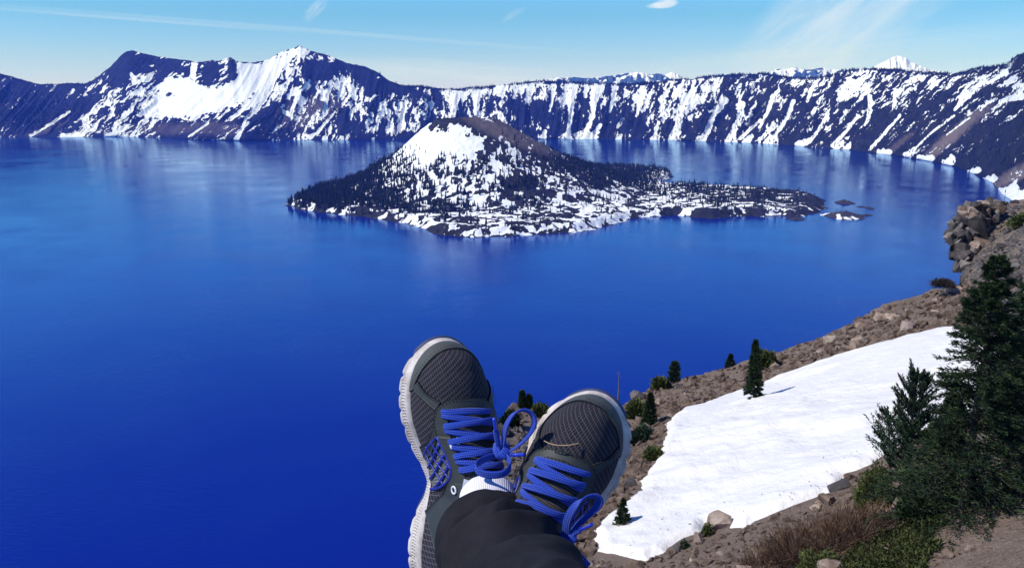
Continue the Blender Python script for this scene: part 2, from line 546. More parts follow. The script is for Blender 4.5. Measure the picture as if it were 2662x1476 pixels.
# rank-normalise so that coverage means coverage
srt = np.sort(nn.ravel()[::37])
rank = np.searchsorted(srt, nn.ravel()).reshape(nn.shape) / len(srt)
snow = .5 + (rank - (1 - cov)) * 2.1
wob = (fbm(PX / 7.0, PY / 7.0, 3, 9) - .5)
CHUTES = [  # (x, y, half width)
    [(1160, 232, 17), (1172, 262, 10), (1180, 300, 5)], [(1196, 232, 8), (1186, 262, 8), (1178, 300, 6)],
    [(1235, 232, 22), (1240, 260, 9), (1236, 288, 7), (1246, 300, 12)],
    [(1300, 300, 9), (1310, 315, 8)],
    [(1490, 222, 20), (1482, 260, 11), (1484, 300, 6), (1478, 340, 6), (1474, 360, 17)],
    [(1525, 225, 8), (1522, 250, 4)], [(1560, 225, 14), (1543, 262, 9), (1542, 300, 5), (1524, 340, 6), (1512, 360, 22)], [(1560, 325, 5), (1545, 355, 10), (1530, 361, 22)],
    [(1418, 340, 5), (1412, 360, 8)], [(1618, 310, 6), (1605, 330, 5)], [(1615, 352, 5), (1606, 362, 8)],
    [(1712, 318, 4), (1704, 345, 4), (1702, 364, 12)],
    [(1672, 235, 12), (1664, 265, 7), (1655, 300, 4)], [(1600, 228, 9), (1592, 262, 5), (1585, 290, 3)], [(1380, 230, 12), (1372, 262, 6)], [(1440, 225, 9), (1436, 260, 4), (1428, 290, 3)], [(2230, 300, 5), (2200, 340, 4), (2165, 378, 6)], [(2340, 300, 4), (2300, 345, 4), (2262, 388, 5)], [(2010, 250, 7), (1996, 290, 5), (1975, 330, 4)], [(1840, 225, 9), (1826, 262, 6)],
    [(1795, 262, 24), (1768, 290, 13), (1762, 325, 9), (1750, 362, 13)],
    [(1880, 262, 12), (1855, 300, 7), (1838, 345, 7), (1822, 365, 14)],
    [(1930, 270, 9), (1920, 310, 7), (1905, 345, 8), (1898, 368, 16)], [(1978, 310, 4), (1945, 340, 4), (1925, 360, 5)],
    [(1940, 370, 12), (1955, 352, 5)],
    [(2062, 262, 6), (2050, 300, 5), (2030, 330, 4)], [(2130, 200, 6), (2105, 240, 6), (2098, 262, 4)], [(2150, 305, 6), (2130, 335, 4), (2110, 360, 5), (2080, 377, 12)],
    [(2015, 358, 7), (2000, 372, 12)], [(2210, 225, 26), (2185, 258, 10)], [(2190, 370, 5), (2175, 385, 9)], [(2210, 372, 5), (2200, 385, 9)],
    [(2260, 250, 6), (2262, 285, 6), (2255, 310, 5), (2248, 325, 3)], [(2330, 235, 6), (2325, 270, 5)],
    [(2510, 245, 14), (2495, 270, 6), (2480, 285, 3)], [(2480, 300, 3), (2420, 345, 3), (2385, 380, 3), (2360, 404, 12)], [(2520, 305, 3), (2460, 350, 2)],
    [(2390, 410, 9), (2420, 412, 10)], [(2310, 395, 9), (2290, 397, 10)], [(2475, 415, 11), (2460, 424, 12)], [(2545, 440, 7), (2520, 448, 8)], [(2585, 462, 9), (2560, 470, 10)],
    [(2640, 490, 12), (2605, 498, 11)], [(2662, 505, 14), (2610, 516, 10)], [(2616, 188, 7), (2570, 215, 4)], [(2652, 245, 12), (2600, 262, 4)],
    [(330, 330, 6), (300, 345, 6), (285, 357, 12)], [(228, 300, 4), (226, 320, 5), (215, 350, 5), (200, 355, 14)], [(300, 320, 4), (295, 345, 4)], [(180, 290, 4), (110, 335, 3), (80, 352, 5)],
    [(640, 305, 4), (625, 345, 4), (615, 362, 8)], [(775, 240, 4), (755, 300, 5), (740, 290, 6)], [(850, 250, 5), (845, 290, 5)], [(870, 290, 3), (825, 345, 4), (805, 356, 6)],
    [(470, 275, 4), (452, 305, 2)], [(540, 320, 3), (490, 355, 2)], [(1020, 320, 4), (1018, 352, 3)], [(1050, 285, 7), (1035, 340, 4)], [(165, 355, 10), (180, 348, 3)],
    [(778, 122, 6), (735, 165, 8), (700, 205, 9), (675, 235, 9), (650, 270, 8), (600, 310, 4)], [(505, 165, 9), (500, 200, 7)], [(640, 165, 16), (625, 200, 10)], [(350, 215, 7), (335, 175, 3)],
]
for ch in CHUTES:
    xs = [c[0] for c in ch]; ys = [c[1] for c in ch]
    mnx, mxx, mny, mxy = min(xs) - 40, max(xs) + 40, min(ys) - 40, max(ys) + 40
    sel = (PX > mnx) & (PX < mxx) & (PY > mny) & (PY < mxy)
    if not sel.any(): continue
    d, par, _, _ = seg_dist(PX[sel], PY[sel], ch, closed=False)
    wd = np.interp(par, np.arange(len(ch)), [c[2] for c in ch])
    val = .5 + (wd * (1 + 1.1 * wob[sel]) - d) / 6.0
    snow[sel] = np.maximum(snow[sel], np.clip(val, 0, 1.2))
BOWL = [(352, 300), (395, 262), (430, 205), (470, 195), (497, 205), (520, 218), (548, 230), (580, 222), (610, 205), (640, 165), (700, 165), (740, 145),
        (735, 170), (715, 190), (690, 215), (668, 240), (640, 262), (600, 280), (540, 292), (470, 305), (430, 306), (380, 303)]
sel = (PX > 300) & (PX < 800)
d, _, ins, _ = seg_dist(PX[sel], PY[sel], BOWL)
sd = np.where(ins, d, -d)
snow[sel] = np.maximum(snow[sel], np.clip(.5 + (sd + wob[sel] * 24) / 7.0, 0, 1.2) * (sd > -14))
# dark rock islands and the dark faces on the two peaks
for (cx_, cy_, rx, ry, an) in [(545, 185, 22, 26, .2), (605, 185, 14, 22, 0), (835, 185, 48, 24, .15), (335, 165, 45, 20, .25), (440, 172, 40, 12, .3), (440, 245, 14, 6, 0), (1010, 225, 60, 16, .1), (930, 185, 50, 12, .5), (700, 300, 30, 22, -.4), (1330, 475, 0, 0, 0)]:
    if rx == 0: continue
    ca, sa = math.cos(an), math.sin(an)
    x_, y_ = PX - cx_, PY - cy_
    rr = ((x_ * ca + y_ * sa) / rx) ** 2 + ((-x_ * sa + y_ * ca) / ry) ** 2
    snow = snow - 1.2 * np.clip(1.5 - rr + wob * 1.6, 0, 1)
snow = np.where(VV < 0, 0, snow)
snow = np.where((VV > .985) & (rank < .75), -.2, snow)
warm = np.zeros_like(snow)
for (cx_, cy_, rx, ry, an, am) in [(420, 335, 130, 16, 0, .3), (800, 290, 90, 40, -.3, .38), (560, 335, 80, 20, 0, .3), (2480, 350, 130, 16, -.72, .75), (2640, 455, 70, 20, -.5, .9), (2560, 300, 60, 8, -.6, .3), (2330, 380, 70, 9, -.7, .35), (120, 335, 70, 10, -.4, .3), (2640, 520, 60, 30, 0, .8)]:
    ca, sa = math.cos(an), math.sin(an)
    x_, y_ = PX - cx_, PY - cy_
    rr = ((x_ * ca + y_ * sa) / rx) ** 2 + ((-x_ * sa + y_ * ca) / ry) ** 2
    warm = np.maximum(warm, am * np.clip(1.3 - rr + wob * 1.2, 0, 1))
Z = Z - np.where((VV > 0) & (VV < .98), np.clip(snow - .3, 0, .8) * 12 * env, 0)
Z = np.where(VV <= 0, Z, np.maximum(Z, -LAKE + .6))
V = np.stack([X, Y, Z], -1).reshape(-1, 3)
RIM_GRID = (X, Y, Z, PX, PY, snow, VV)
me = raw_mesh('caldera_rim', V, grid_faces(NV, NC), [M_RIM], True, {'snow': snow, 'warm': warm, 'forest': sstep(PX + (fbm(PX / 40, PY / 25, 3, 17) - .5) * 500, 1250, 2050)})  # forest weight only fades the painted haze blue toward the nearer right side
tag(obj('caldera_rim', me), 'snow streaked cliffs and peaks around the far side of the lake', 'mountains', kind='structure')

# ------------------------------------------------------------------ far ranges beyond the rim


def far_peak(name, prof, dist, depth, label, cov, warmv=0.0, seed=1, cat='mountain'):
    prof = np.array(prof, float)
    n = 160
    xs = np.linspace(prof[0, 0], prof[-1, 0], n)
    ys = np.interp(xs, prof[:, 0], prof[:, 1])
    base = max(prof[0, 1], prof[-1, 1]) + 26
    rows = []
    sn = []
    for k, f in enumerate(np.linspace(0, 1, 26)):
        up = math.sin(f * math.pi * .5) ** 1.1 if f < .999 else 1
        yy = base + (ys - base) * up
        d = dist - depth * (1 - f)
        P = at(xs, yy, np.full(n, d))
        amp = (1 - f) * f * 4
        P[:, 2] += (ridged(xs / 16 + seed, np.full(n, f * 1.5), 4, seed) - .6) * amp * depth * .18
        rows.append(P)
        c = fbm(xs / 11.0, np.full(n, f * 6.0), 4, seed + 5)
        sn.append(.5 + (c - .5) * 3.2 + (cov - .5) * 2 + (up - .6) * .8)
    back = rows[-1].copy(); back[:, 1] += depth; back[:, 2] -= depth * .8
    rows.append(back); sn.append(sn[-1])
    V = np.concatenate(rows)
    me = raw_mesh(name, V, grid_faces(len(rows), n), [M_FAR], True, {'snow': np.concatenate(sn), 'warm': np.full(len(V), warmv)})
    return tag(obj(name, me), label, cat, kind='structure')


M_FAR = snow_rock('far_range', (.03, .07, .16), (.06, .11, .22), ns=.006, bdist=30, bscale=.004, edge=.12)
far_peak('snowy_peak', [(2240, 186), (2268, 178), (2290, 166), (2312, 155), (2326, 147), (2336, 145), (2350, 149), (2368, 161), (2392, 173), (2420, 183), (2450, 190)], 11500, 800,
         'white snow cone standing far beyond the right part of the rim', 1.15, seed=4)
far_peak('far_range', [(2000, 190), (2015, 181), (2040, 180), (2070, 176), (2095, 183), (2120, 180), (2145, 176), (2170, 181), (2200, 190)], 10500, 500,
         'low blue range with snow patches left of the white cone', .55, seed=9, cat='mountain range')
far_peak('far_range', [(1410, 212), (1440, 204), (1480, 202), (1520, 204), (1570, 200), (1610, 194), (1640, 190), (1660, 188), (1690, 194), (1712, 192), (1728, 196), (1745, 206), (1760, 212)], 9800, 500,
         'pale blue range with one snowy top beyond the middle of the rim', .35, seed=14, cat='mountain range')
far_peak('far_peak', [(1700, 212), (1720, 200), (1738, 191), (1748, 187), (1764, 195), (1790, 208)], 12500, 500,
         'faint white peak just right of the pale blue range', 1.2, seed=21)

# ------------------------------------------------------------------ haze
m = bpy.data.materials.new('haze')
m.use_nodes = True
t = NT(m.node_tree)
t.n.clear()
pv = t.new('ShaderNodeVolumePrincipled')
pv.inputs['Color'].default_value = (.07, .17, 1.0, 1)
pv.inputs['Absorption Color'].default_value = (1, 1, 1, 1)
pv.inputs['Density'].default_value = .55e-4
mo = t.new('ShaderNodeOutputMaterial')
t.l.new(pv.outputs[0], mo.inputs['Volume'])
x0, x1, y0, y1, z0, z1 = -9600, 9600, -700, 13700, -LAKE - 30, 560
V = [(x0, y0, z0), (x1, y0, z0), (x1, y1, z0), (x0, y1, z0), (x0, y0, z1), (x1, y0, z1), (x1, y1, z1), (x0, y1, z1)]
me = raw_mesh('haze', V, np.array([[0, 3, 2, 1], [4, 5, 6, 7], [0, 1, 5, 4], [1, 2, 6, 5], [2, 3, 7, 6], [3, 0, 4, 7]]), [m], False)
tag(obj('haze', me), 'thin blue air between here and the far rim', 'haze', kind='stuff')

# ------------------------------------------------------------------ distant conifers (cheap) and forest masses


def conifer_low(h, w, tiers=4, sides=5, seed=0):
    r = np.random.default_rng(seed)
    V, F = [], []
    V += [(0.02 * h, 0, 0), (-.012 * h, .018 * h, 0), (-.012 * h, -.018 * h, 0), (0, 0, h * .5)]
    F += [(0, 1, 3), (1, 2, 3), (2, 0, 3)]
    for k in range(tiers):
        f = k / tiers
        zb = h * (.1 + .82 * f)
        zt = min(h, zb + h * (1.25 / tiers) * (1 - .15 * f) + .02 * h)
        if k == tiers - 1: zt = h
        rad = w * (1 - f) ** .85 * (1 + r.uniform(-.15, .15)) + .02 * h
        b0 = len(V)
        ph = r.uniform(0, 6)
        for s in range(sides):
            a = ph + s * 2 * math.pi / sides
            rr = rad * r.uniform(.7, 1.2)
            V.append((rr * math.cos(a), rr * math.sin(a), zb - r.uniform(0, .05) * h))
        V.append((r.uniform(-.01, .01) * h, r.uniform(-.01, .01) * h, zt))
        for s in range(sides):
            F.append((b0 + s, b0 + (s + 1) % sides, b0 + sides))
    return np.array(V), np.array(F)


def foliage_mat(name, lo, hi, ns):
    m, t, b = material(name)
    tc = t.new('ShaderNodeNewGeometry').outputs['Position']
    t.l.new(t.ramp(t.noise(tc, ns, 3, .6), [(.35, lo), (.65, hi)]), b.inputs['Base Color'])
    b.inputs['Roughness'].default_value = .9
    b.inputs['Specular IOR Level'].default_value = .1
    return m


M_CON = foliage_mat('conifer_dark', (.008, .012, .012), (.018, .028, .020), .08)
M_CONF = foliage_mat('conifer_far', (.008, .014, .030), (.016, .026, .045), .02)  # needle colour tinted toward the blue of the haze


def forest(name, P, H, mat, label, variants, rngs):
    """many small trees joined into one mass"""
    Vs, Fs, off = [], [], 0
    k = rngs.integers(0, len(variants), len(P))
    for vi, (bv, bf) in enumerate(variants):
        sel = np.where(k == vi)[0]
        if not len(sel): continue
        a = rngs.uniform(0, 6.28, len(sel))
        wsc = rngs.uniform(.75, 1.25, len(sel))
        c, s = np.cos(a)[:, None], np.sin(a)[:, None]
        hh = H[sel][:, None]
        x = (bv[None, :, 0] * c - bv[None, :, 1] * s) * hh * wsc[:, None]
        y = (bv[None, :, 0] * s + bv[None, :, 1] * c) * hh * wsc[:, None]
        z = bv[None, :, 2] * hh
        V = np.stack([x, y, z], -1) + P[sel][:, None, :]
        F = bf[None] + (np.arange(len(sel)) * len(bv))[:, None, None] + off
        Vs.append(V.reshape(-1, 3)); Fs.append(F.reshape(-1, 3)); off += V.shape[0] * V.shape[1]
    me = raw_mesh(name, np.concatenate(Vs), np.concatenate(Fs), [mat], False)
    return tag(obj(name, me), label, 'forest', kind='stuff')


VAR = [conifer_low(1, .145, 4, 5, s) for s in range(6)]
VARF = [conifer_low(1, .17, 2, 4, s + 20) for s in range(4)]

# forest on the rim: skyline and slopes
X, Y, Z, PX, PY, SN, VV = RIM_GRID
nP = 15000
ci = rng.integers(1, NC - 1, nP * 4)
ri = rng.integers(2, NV - 8, nP * 4)
sky_row = rng.random(nP * 4) < .22
ri = np.where(sky_row, NV - 9 - rng.integers(0, 5, nP * 4), ri)
pp, sn_, px_, py_ = np.stack([X[ri, ci], Y[ri, ci], Z[ri, ci]], -1), SN[ri, ci], PX[ri, ci], PY[ri, ci]
dens = np.interp(px_, [0, 250, 330, 700, 960, 1050, 1400, 1700, 2000, 2400, 2700], [.25, .1, .0, .0, .05, .5, .55, .6, .75, .9, 1.0])
dens = np.where(sky_row & (px_ < 240), .5, dens)
cl = fbm(px_ / 30, py_ / 22, 3, 8)
wrm = (warm[ri, ci] > .25)
keep = (rng.random(len(px_)) < dens * sstep(cl, .35, .6) * np.where(sn_ > .55, .35, 1.0)) & ~wrm
keep |= sky_row & (rng.random(len(px_)) < dens * .9) & (fbm(px_ / 22, px_ * 0, 3, 4) > .42)
idx = np.where(keep)[0][:nP]
P = pp[idx] + rng.normal(0, 3, (len(idx), 3)) * [1, 1, 0]
dist = np.hypot(P[:, 0], P[:, 1])
Ht = rng.uniform(9, 20, len(idx)) * np.interp(px_[idx], [0, 1000, 2000, 2662], [.8, 1.1, 1.1, .8])
P[:, 2] -= 2
forest('distant_forest', P, Ht, M_CONF, 'conifers scattered over the slopes and skyline of the far rim', VARF, rng)

# ------------------------------------------------------------------ the cone island
OUT = [(747, 533), (775, 543), (802, 549), (840, 553), (886, 558), (948, 563), (1000, 574), (1051, 581), (1107, 595), (1122, 608), (1160, 613), (1197, 617), (1245, 618),
       (1290, 616), (1335, 614), (1383, 611), (1440, 608), (1500, 605), (1550, 594), (1592, 584), (1651, 566), (1700, 563), (1749, 559), (1800, 565), (1854, 570), (1900, 564),
       (1941, 561), (1985, 563), (2029, 561), (2060, 568), (2099, 559), (2130, 555), (2148, 542), (2140, 532), (2148, 521), (2115, 508), (2081, 500), (2040, 498), (1994, 493),
       (1900, 490), (1820, 487), (1749, 486), (1705, 483), (1715, 472), (1749, 461), (1742, 448), (1700, 442), (1640, 440), (1550, 436), (1400, 432), (1250, 432), (1100, 440), (1000, 455), (900, 478), (820, 500), (775, 520)]
OUT = np.array(OUT, float)
OW = on_lake(OUT[:, 0], OUT[:, 1])[:, :2]
x0, x1, y0, y1 = OW[:, 0].min() - 20, OW[:, 0].max() + 20, OW[:, 1].min() - 20, OW[:, 1].max() + 20
NX, NY = 860, 520
gx, gy = np.meshgrid(np.linspace(x0, x1, NX), np.linspace(y0, y1, NY))
ctr = on_lake(np.array(1205.), np.array(497.))[:2]


def isle_raw(gx, gy):
    d, _, ins, _ = seg_dist(gx, gy, OW)
    sd = np.where(ins, d, -d) + (fbm(gx / 30, gy / 30, 4, 3) - .5) * 26
    dx, dy = gx - ctr[0], gy - ctr[1]
    r = np.hypot(dx, dy)
    th = np.arctan2(dy, dx)                     # 0 = right, pi = left
    right = .5 + .5 * np.cos(th)
    base = 385 + 215 * right ** 1.3
    rc = 86.0
    f = np.clip(1 - (r - rc) / (base - rc), 0, 1)
    cone = 238 * (.8 * f + .2 * f ** 1.8)
    cone = np.where(f > .82, cone - (f - .82) ** 2 * 260, cone)
    cone = np.where(r < rc, cone - 26 * (1 - (r / rc) ** 2), cone)
    cone = cone + sstep(-dx, -130, 150) * -10 * (f > .7) * sstep(f, .7, 1) + 9 * sstep(f, .5, 1)
    ridge = ridged(gx / 60, gy / 30, 4, 5)
    lava = 7 + 11 * ridge + 9 * fbm(gx / 90, gy / 60, 3, 8)
    z = np.maximum(cone, 0) + lava * (1 - .75 * sstep(cone, 10, 120)) + (fbm(gx / 14, gy / 14, 3, 18) - .5) * 5
    tipf = 1 - .45 * sstep(gx, OW[:, 0].max() - 520, OW[:, 0].max() - 60)
    z = z * sstep(sd, -2, 34) ** .8 * tipf
    return z, sd, cone


zi, sdi, conei = isle_raw(gx, gy)
zi = np.where(sdi > -4, zi, -6)
ZI = zi - LAKE - .2
V = np.stack([gx, gy, ZI], -1)
PX, PY, _ = proj(V)
IC = [(1150, 360, 1.4, .0), (1200, 375, 1.3, .0), (1120, 385, 1.3, .02), (1100, 345, 1.35, 0), (1190, 335, 1.2, 0), (1090, 375, 1.15, .02), (1235, 378, 1.1, .03), (1100, 400, 1.0, .4), (1180, 425, .9, .45), (1250, 420, .7, .5), (1210, 450, .65, .6), (1140, 450, .7, .6), (1320, 400, .6, .45), (1300, 362, .15, .12), (1350, 375, .15, .3),
      (1250, 325, -.2, .03), (1290, 335, -.2, .05), (1330, 350, -.2, .1), (1225, 312, -.2, 0), (1250, 300, .9, 0), (1150, 312, -.3, 0), (1190, 308, -.3, 0), (1130, 330, .3, 0), (1225, 306, -.3, 0), (1400, 395, .0, .35),
      (1400, 450, .5, .5), (1450, 430, .1, .7), (1500, 425, .0, .9), (1000, 440, .7, .7), (1040, 410, .9, .4), (950, 470, .3, 1), (850, 520, .1, 1), (800, 545, .35, .7), (900, 545, .5, .6), (1050, 470, .75, .6), (1100, 500, .5, .7),
      (1000, 500, .5, .8), (1150, 540, .5, .7), (1050, 545, .6, .6), (1230, 480, .8, .5), (1330, 480, .0, .75), (1380, 470, -.1, .7), (1350, 510, .2, .6), (1300, 440, .7, .35), (1440, 480, .7, .4), (1490, 500, .7, .4), (1550, 470, .0, 1),
      (1650, 460, .0, 1), (1700, 452, .5, .8), (1720, 470, .6, .5), (1600, 505, .6, .08), (1500, 530, .6, .06), (1400, 560, .72, .07), (1250, 560, .66, .07), (1340, 545, .5, .1), (1300, 575, .7, .05), (1200, 570, .45, .1), (1420, 520, .6, .15), (1180, 520, .7, .4), (1150, 590, .5, .04), (1120, 600, .2, .1), (960, 560, .3, .4), (1080, 585, .75, .05), (1300, 595, .68, .07),
      (1450, 560, .35, .12), (1480, 590, .3, .1), (1600, 550, .65, .08), (1530, 565, .8, .05), (1700, 530, .7, .06), (1750, 505, .5, .3), (1800, 530, .62, .12), (1850, 515, .5, .5), (1900, 515, .45, .5), (1980, 505, .1, .6), (2000, 535, .45, .15), (2100, 548, .3, .03), (2120, 520, -.1, .03), (2060, 520, .1, .1),
      (1850, 562, .1, .15), (1750, 555, .3, .1), (1950, 552, .4, .1), (1700, 492, .5, .7), (1800, 492, .3, .7)]
icov, iden = shepard(PX, PY, IC, 2, 3.2, 1.8)
foot = sstep(conei, 60, 15)
warpi = (fbm(gx / 40, gy / 40, 3, 61) - .5) * 60
na = fbm((gx + warpi) / 25, (gy + warpi * .3) / 20, 4, 71, .60)          # lava flow ridges: patches lying across
nb = fbm(gx / 9, gy / 22, 4, 81, .6)
nn = np.where(foot > .5, .75 * na + .25 * nb, .35 * na + .65 * nb)
nn = na * (.75 * foot + .3 * (1 - foot)) + nb * (.25 * foot + .7 * (1 - foot))
srt = np.sort(nn[zi > 0][::17])
rank = np.searchsorted(srt, nn.ravel()).reshape(nn.shape) / len(srt)
isn = .5 + (rank - (1 - icov * np.where(icov < .95, .84, 1))) * 2.2
isn = np.where(sdi < 3, isn - .8 * (fbm(gx / 40, gy / 40, 2, 3) > .5), isn)
iwarm = np.clip(1.25 - (((PX - 1330) / 130) ** 2 + ((PY - 350 - (PX - 1330) * .38) / 28) ** 2), 0, 1) * .6 * sstep(conei, 60, 120)
F = grid_faces(NY, NX, (sdi > -16))
V2, F2, at2 = compact(V.reshape(-1, 3), F, {'snow': isn, 'warm': iwarm})
me = raw_mesh('cone_island', V2, F2, [M_ISLE], True, at2)
tag(obj('cone_island', me), 'steep snow topped cone island rising from the lake', 'island', kind='structure')

# trees on the island: accept by density
N = 90000
tx, ty = rng.uniform(x0, x1, N), rng.uniform(y0, y1, N)
ii = np.clip(((ty - y0) / (y1 - y0) * (NY - 1)).astype(int), 0, NY - 1)
jj = np.clip(((tx - x0) / (x1 - x0) * (NX - 1)).astype(int), 0, NX - 1)
tz, tsd, tden, tpx, tpy = ZI[ii, jj], sdi[ii, jj], iden[ii, jj], PX[ii, jj], PY[ii, jj]
clump = sstep(fbm(tx / 38, ty / 38, 3, 99), .38, .58) * .8 + .2
# the far side of the cone and the back shore are wooded too
acc = tden * np.where(tden > .6, 1, clump)
lake_edge = tpy > 0
ok = (tsd > 5) & (rng.random(N) < acc * np.where(tpx < 1080, .58, .36)) & (tx > -1e9)
tx, ty, tz, tpx, tpy, tden, tsd = (a[ok] for a in (tx, ty, tz, tpx, tpy, tden, tsd))
th_ = rng.uniform(12, 25, len(tx)) * np.where(tpy < 410, .75, 1.0) * np.interp(tpx, [1350, 1500, 2200], [1, .72, .66]) * (1 + .35 * (rng.random(len(tx)) < .12))
TP = np.stack([tx, ty, tz - .8], -1)
# the ones standing open on snow are the ones that can be told apart
d2 = proj(TP)[2]
lone = np.zeros(len(tx), bool)
opn = (1 - tden) + rng.random(len(tx)) * .35 + th_ / d2 * 20
vis = (tpx > 740) & ~((tpy < 470) & (tpx > 1430)) & (ty < ctr[1] + 60)
order = np.argsort(-(opn + np.where(vis, 0, -5)))
lone[order[:265]] = True
forest('island_forest', TP[~lone], th_[~lone], M_CON, 'dense dark conifers covering the flanks and foot of the cone island', VAR, rng)
tmeshes = [raw_mesh('conifer', v, f, [M_CON], False) for v, f in VAR]
for k in np.where(lone)[0]:
    o = obj('conifer', tmeshes[k % 6], loc=tuple(TP[k]))
    o.rotation_euler = (0, 0, rng.uniform(0, 6.28))
    o.scale = (th_[k] * rng.uniform(.8, 1.25), th_[k], th_[k])
    if tpx[k] > 1560:
        tag(o, 'small dark conifer standing on the low snowy spit of the island', 'tree', 'lone conifers on the island spit')
    elif tpy[k] < 470:
        tag(o, 'small dark conifer standing out on the steep snowy upper slope of the island cone', 'tree', 'lone conifers on the cone')
    else:
        tag(o, 'small dark conifer standing on the rough snowy lava foot of the island cone', 'tree', 'lone conifers on the lava foot')

# ------------------------------------------------------------------ islets off the tip


def islet(px, py, wpx, dpy, hgt, label, snow=-.5, seed=0):
    c = on_lake(np.array(float(px)), np.array(float(py)))
    sc = (-LAKE / ray(px, py)[2]) / FPX
    rx = wpx * .5 * sc
    ry = dpy * .5 * sc / 0.17
    n, mr = 64, 22
    a = np.linspace(0, 2 * math.pi, n, endpoint=False)
    rr = np.linspace(0, 1.12, mr)
    AA, QQ = np.meshgrid(a, rr)
    wob = 1 + .8 * (fbm(np.cos(AA) * 2 + seed, np.sin(AA) * 2 + seed, 4, seed) - .5)
    x, y = np.cos(AA) * rx * wob * QQ, np.sin(AA) * ry * wob * QQ
    z = hgt * (1 - QQ ** 1.6) * (.5 + 1.0 * fbm(x / 9 + seed, y / 14, 4, seed + 3)) - .2
    V = np.stack([x, y, z], -1).reshape(-1, 3)
    sn = snow + (fbm(x / 14 + 3, y / 22, 3, seed + 9) - .5) * 2.4
    me = raw_mesh('islet', V, grid_faces(mr, n, wrap=True), [M_ISLE], True, {'snow': sn, 'warm': sn * 0 + .12})
    tag(obj('islet', me, loc=(c[0], c[1], -LAKE)), label, 'islet', 'bare rock islets off the tip of the island')


islet(2193, 528, 46, 9, 10, 'smooth dark rock islet behind the snow patched one off the island tip', seed=1)
islet(2236, 538, 24, 4, 3, 'thin flat sliver of rock beside the round islet', seed=2)
islet(2261, 542, 20, 6, 6, 'small round dark rock farthest out from the island tip', seed=3)
islet(2197, 563, 98, 20, 13, 'largest islet with two snow patches just off the island tip', snow=.12, seed=4)
islet(2252, 560, 34, 5, 3.5, 'narrow rock reef reaching out right of the largest islet', seed=6)
islet(2069, 570, 42, 7, 6, 'low bare rock islet close below the shore of the island spit', seed=5)

# ------------------------------------------------------------------ the near slope on the right
GP = [(2662, 1476, 15.5), (2350, 1340, 20.5), (2000, 1476, 20), (1560, 1440, 27), (1945, 1030, 48), (1670, 1040, 62), (2460, 860, 47), (2416, 790, 60), (2480, 745, 70),
      (2662, 900, 37), (2662, 760, 50), (2600, 660, 66), (2560, 570, 82), (2662, 600, 72), (2650, 535, 92), (2250, 1100, 31.5), (1700, 1250, 35), (2060, 930, 60), (1860, 970, 67),
      (2262, 830, 62), (1400, 1075, 56), (1340, 1200, 42), (1300, 1400, 28), (2540, 540, 88), (2900, 700, 62), (2950, 1000, 34)]
GP = np.array(GP, float)
W3 = at(GP[:, 0], GP[:, 1], GP[:, 2])
extra = np.array([[0, 0, -6.5], [-3, 2, -7], [6, 2, -5.2], [3, 8, -9.3], [0, 14, -12.5], [14, 3, -2.5], [20, 12, -3.0], [60, 60, -6], [70, 95, -8], [-4, 20, -16]], float)
W3 = np.concatenate([W3, extra])
pc = np.linalg.lstsq(np.c_[np.ones(len(W3)), W3[:, 0], W3[:, 1]], W3[:, 2], rcond=None)[0]
res_ = W3[:, 2] - (pc[0] + pc[1] * W3[:, 0] + pc[2] * W3[:, 1])
SIG = 12.0


def _k(dx, dy, s):
    return np.exp(-np.sqrt((dx * dx + dy * dy)) / s)


scl = 4 + .28 * np.hypot(W3[:, 0], W3[:, 1])
Kmat = _k(W3[:, None, 0] - W3[None, :, 0], W3[:, None, 1] - W3[None, :, 1], scl[None, :] + 5)
wgt = np.linalg.solve(Kmat + np.eye(len(W3)) * .08, res_)


def ground_smooth(x, y):
    z = pc[0] + pc[1] * x + pc[2] * y
    for k in range(len(W3)):
        z = z + wgt[k] * _k(x - W3[k, 0], y - W3[k, 1], scl[k] + 5)
    return z


EDGE = [(1300, 1476, 26), (1285, 1300, 34), (1290, 1150, 45), (1308, 1078, 53), (1335, 1052, 57), (1400, 1056, 58), (1480, 1070, 60), (1560, 1068, 61), (1633, 1045, 62), (1668, 1016, 66),
        (1702, 1007, 67), (1767, 989, 69), (1862, 963, 70), (1918, 946, 70), (1991, 925, 70), (2078, 894, 69), (2155, 866, 68), (2200, 845, 68), (2262, 811, 68), (2302, 791, 68), (2354, 780, 68),
        (2416, 759, 69), (2512, 738, 72), (2540, 640, 84), (2552, 552, 92), (2590, 527, 95), (2662, 528, 98), (2800, 540, 104), (3100, 560, 112)]
EDGE = np.array(EDGE, float)
EW = at(EDGE[:, 0], EDGE[:, 1], EDGE[:, 2])
EW = np.concatenate([[[-7, -8, -8]], [[-6.5, 1, -8.5]], [[-3.6, 8, -11]], [[-1.2, 15, -13.5]], EW, [[150, 130, 2]]])


def ground(x, y, detail=True):
    x, y = np.asarray(x, float), np.asarray(y, float)
    d, par, _, side = seg_dist(x, y, EW, closed=False)
    ze = np.interp(par, np.arange(len(EW)), EW[:, 2])
    z0 = ground_smooth(x, y)
    near = np.exp(-d / 3.0)
    z_in = z0 * (1 - near) + (ze) * near
    nz = (fbm(x / 3.5, y / 3.5, 4, 301) - .5) * .9 + (fbm(x / 12, y / 12, 2, 302) - .5) * 1.2 * sstep(d, 0, 6)
    rng_ = np.hypot(x, y)
    nz = nz * np.clip(rng_ / 30, .3, 1)
    wall = np.minimum(7.0 * d, 35 + 1.2 * (d - 5))
    z_out = ze - wall + nz * .8
    return np.where(side < 0, z_in + nz, z_out), d * np.where(side < 0, 1, -1)


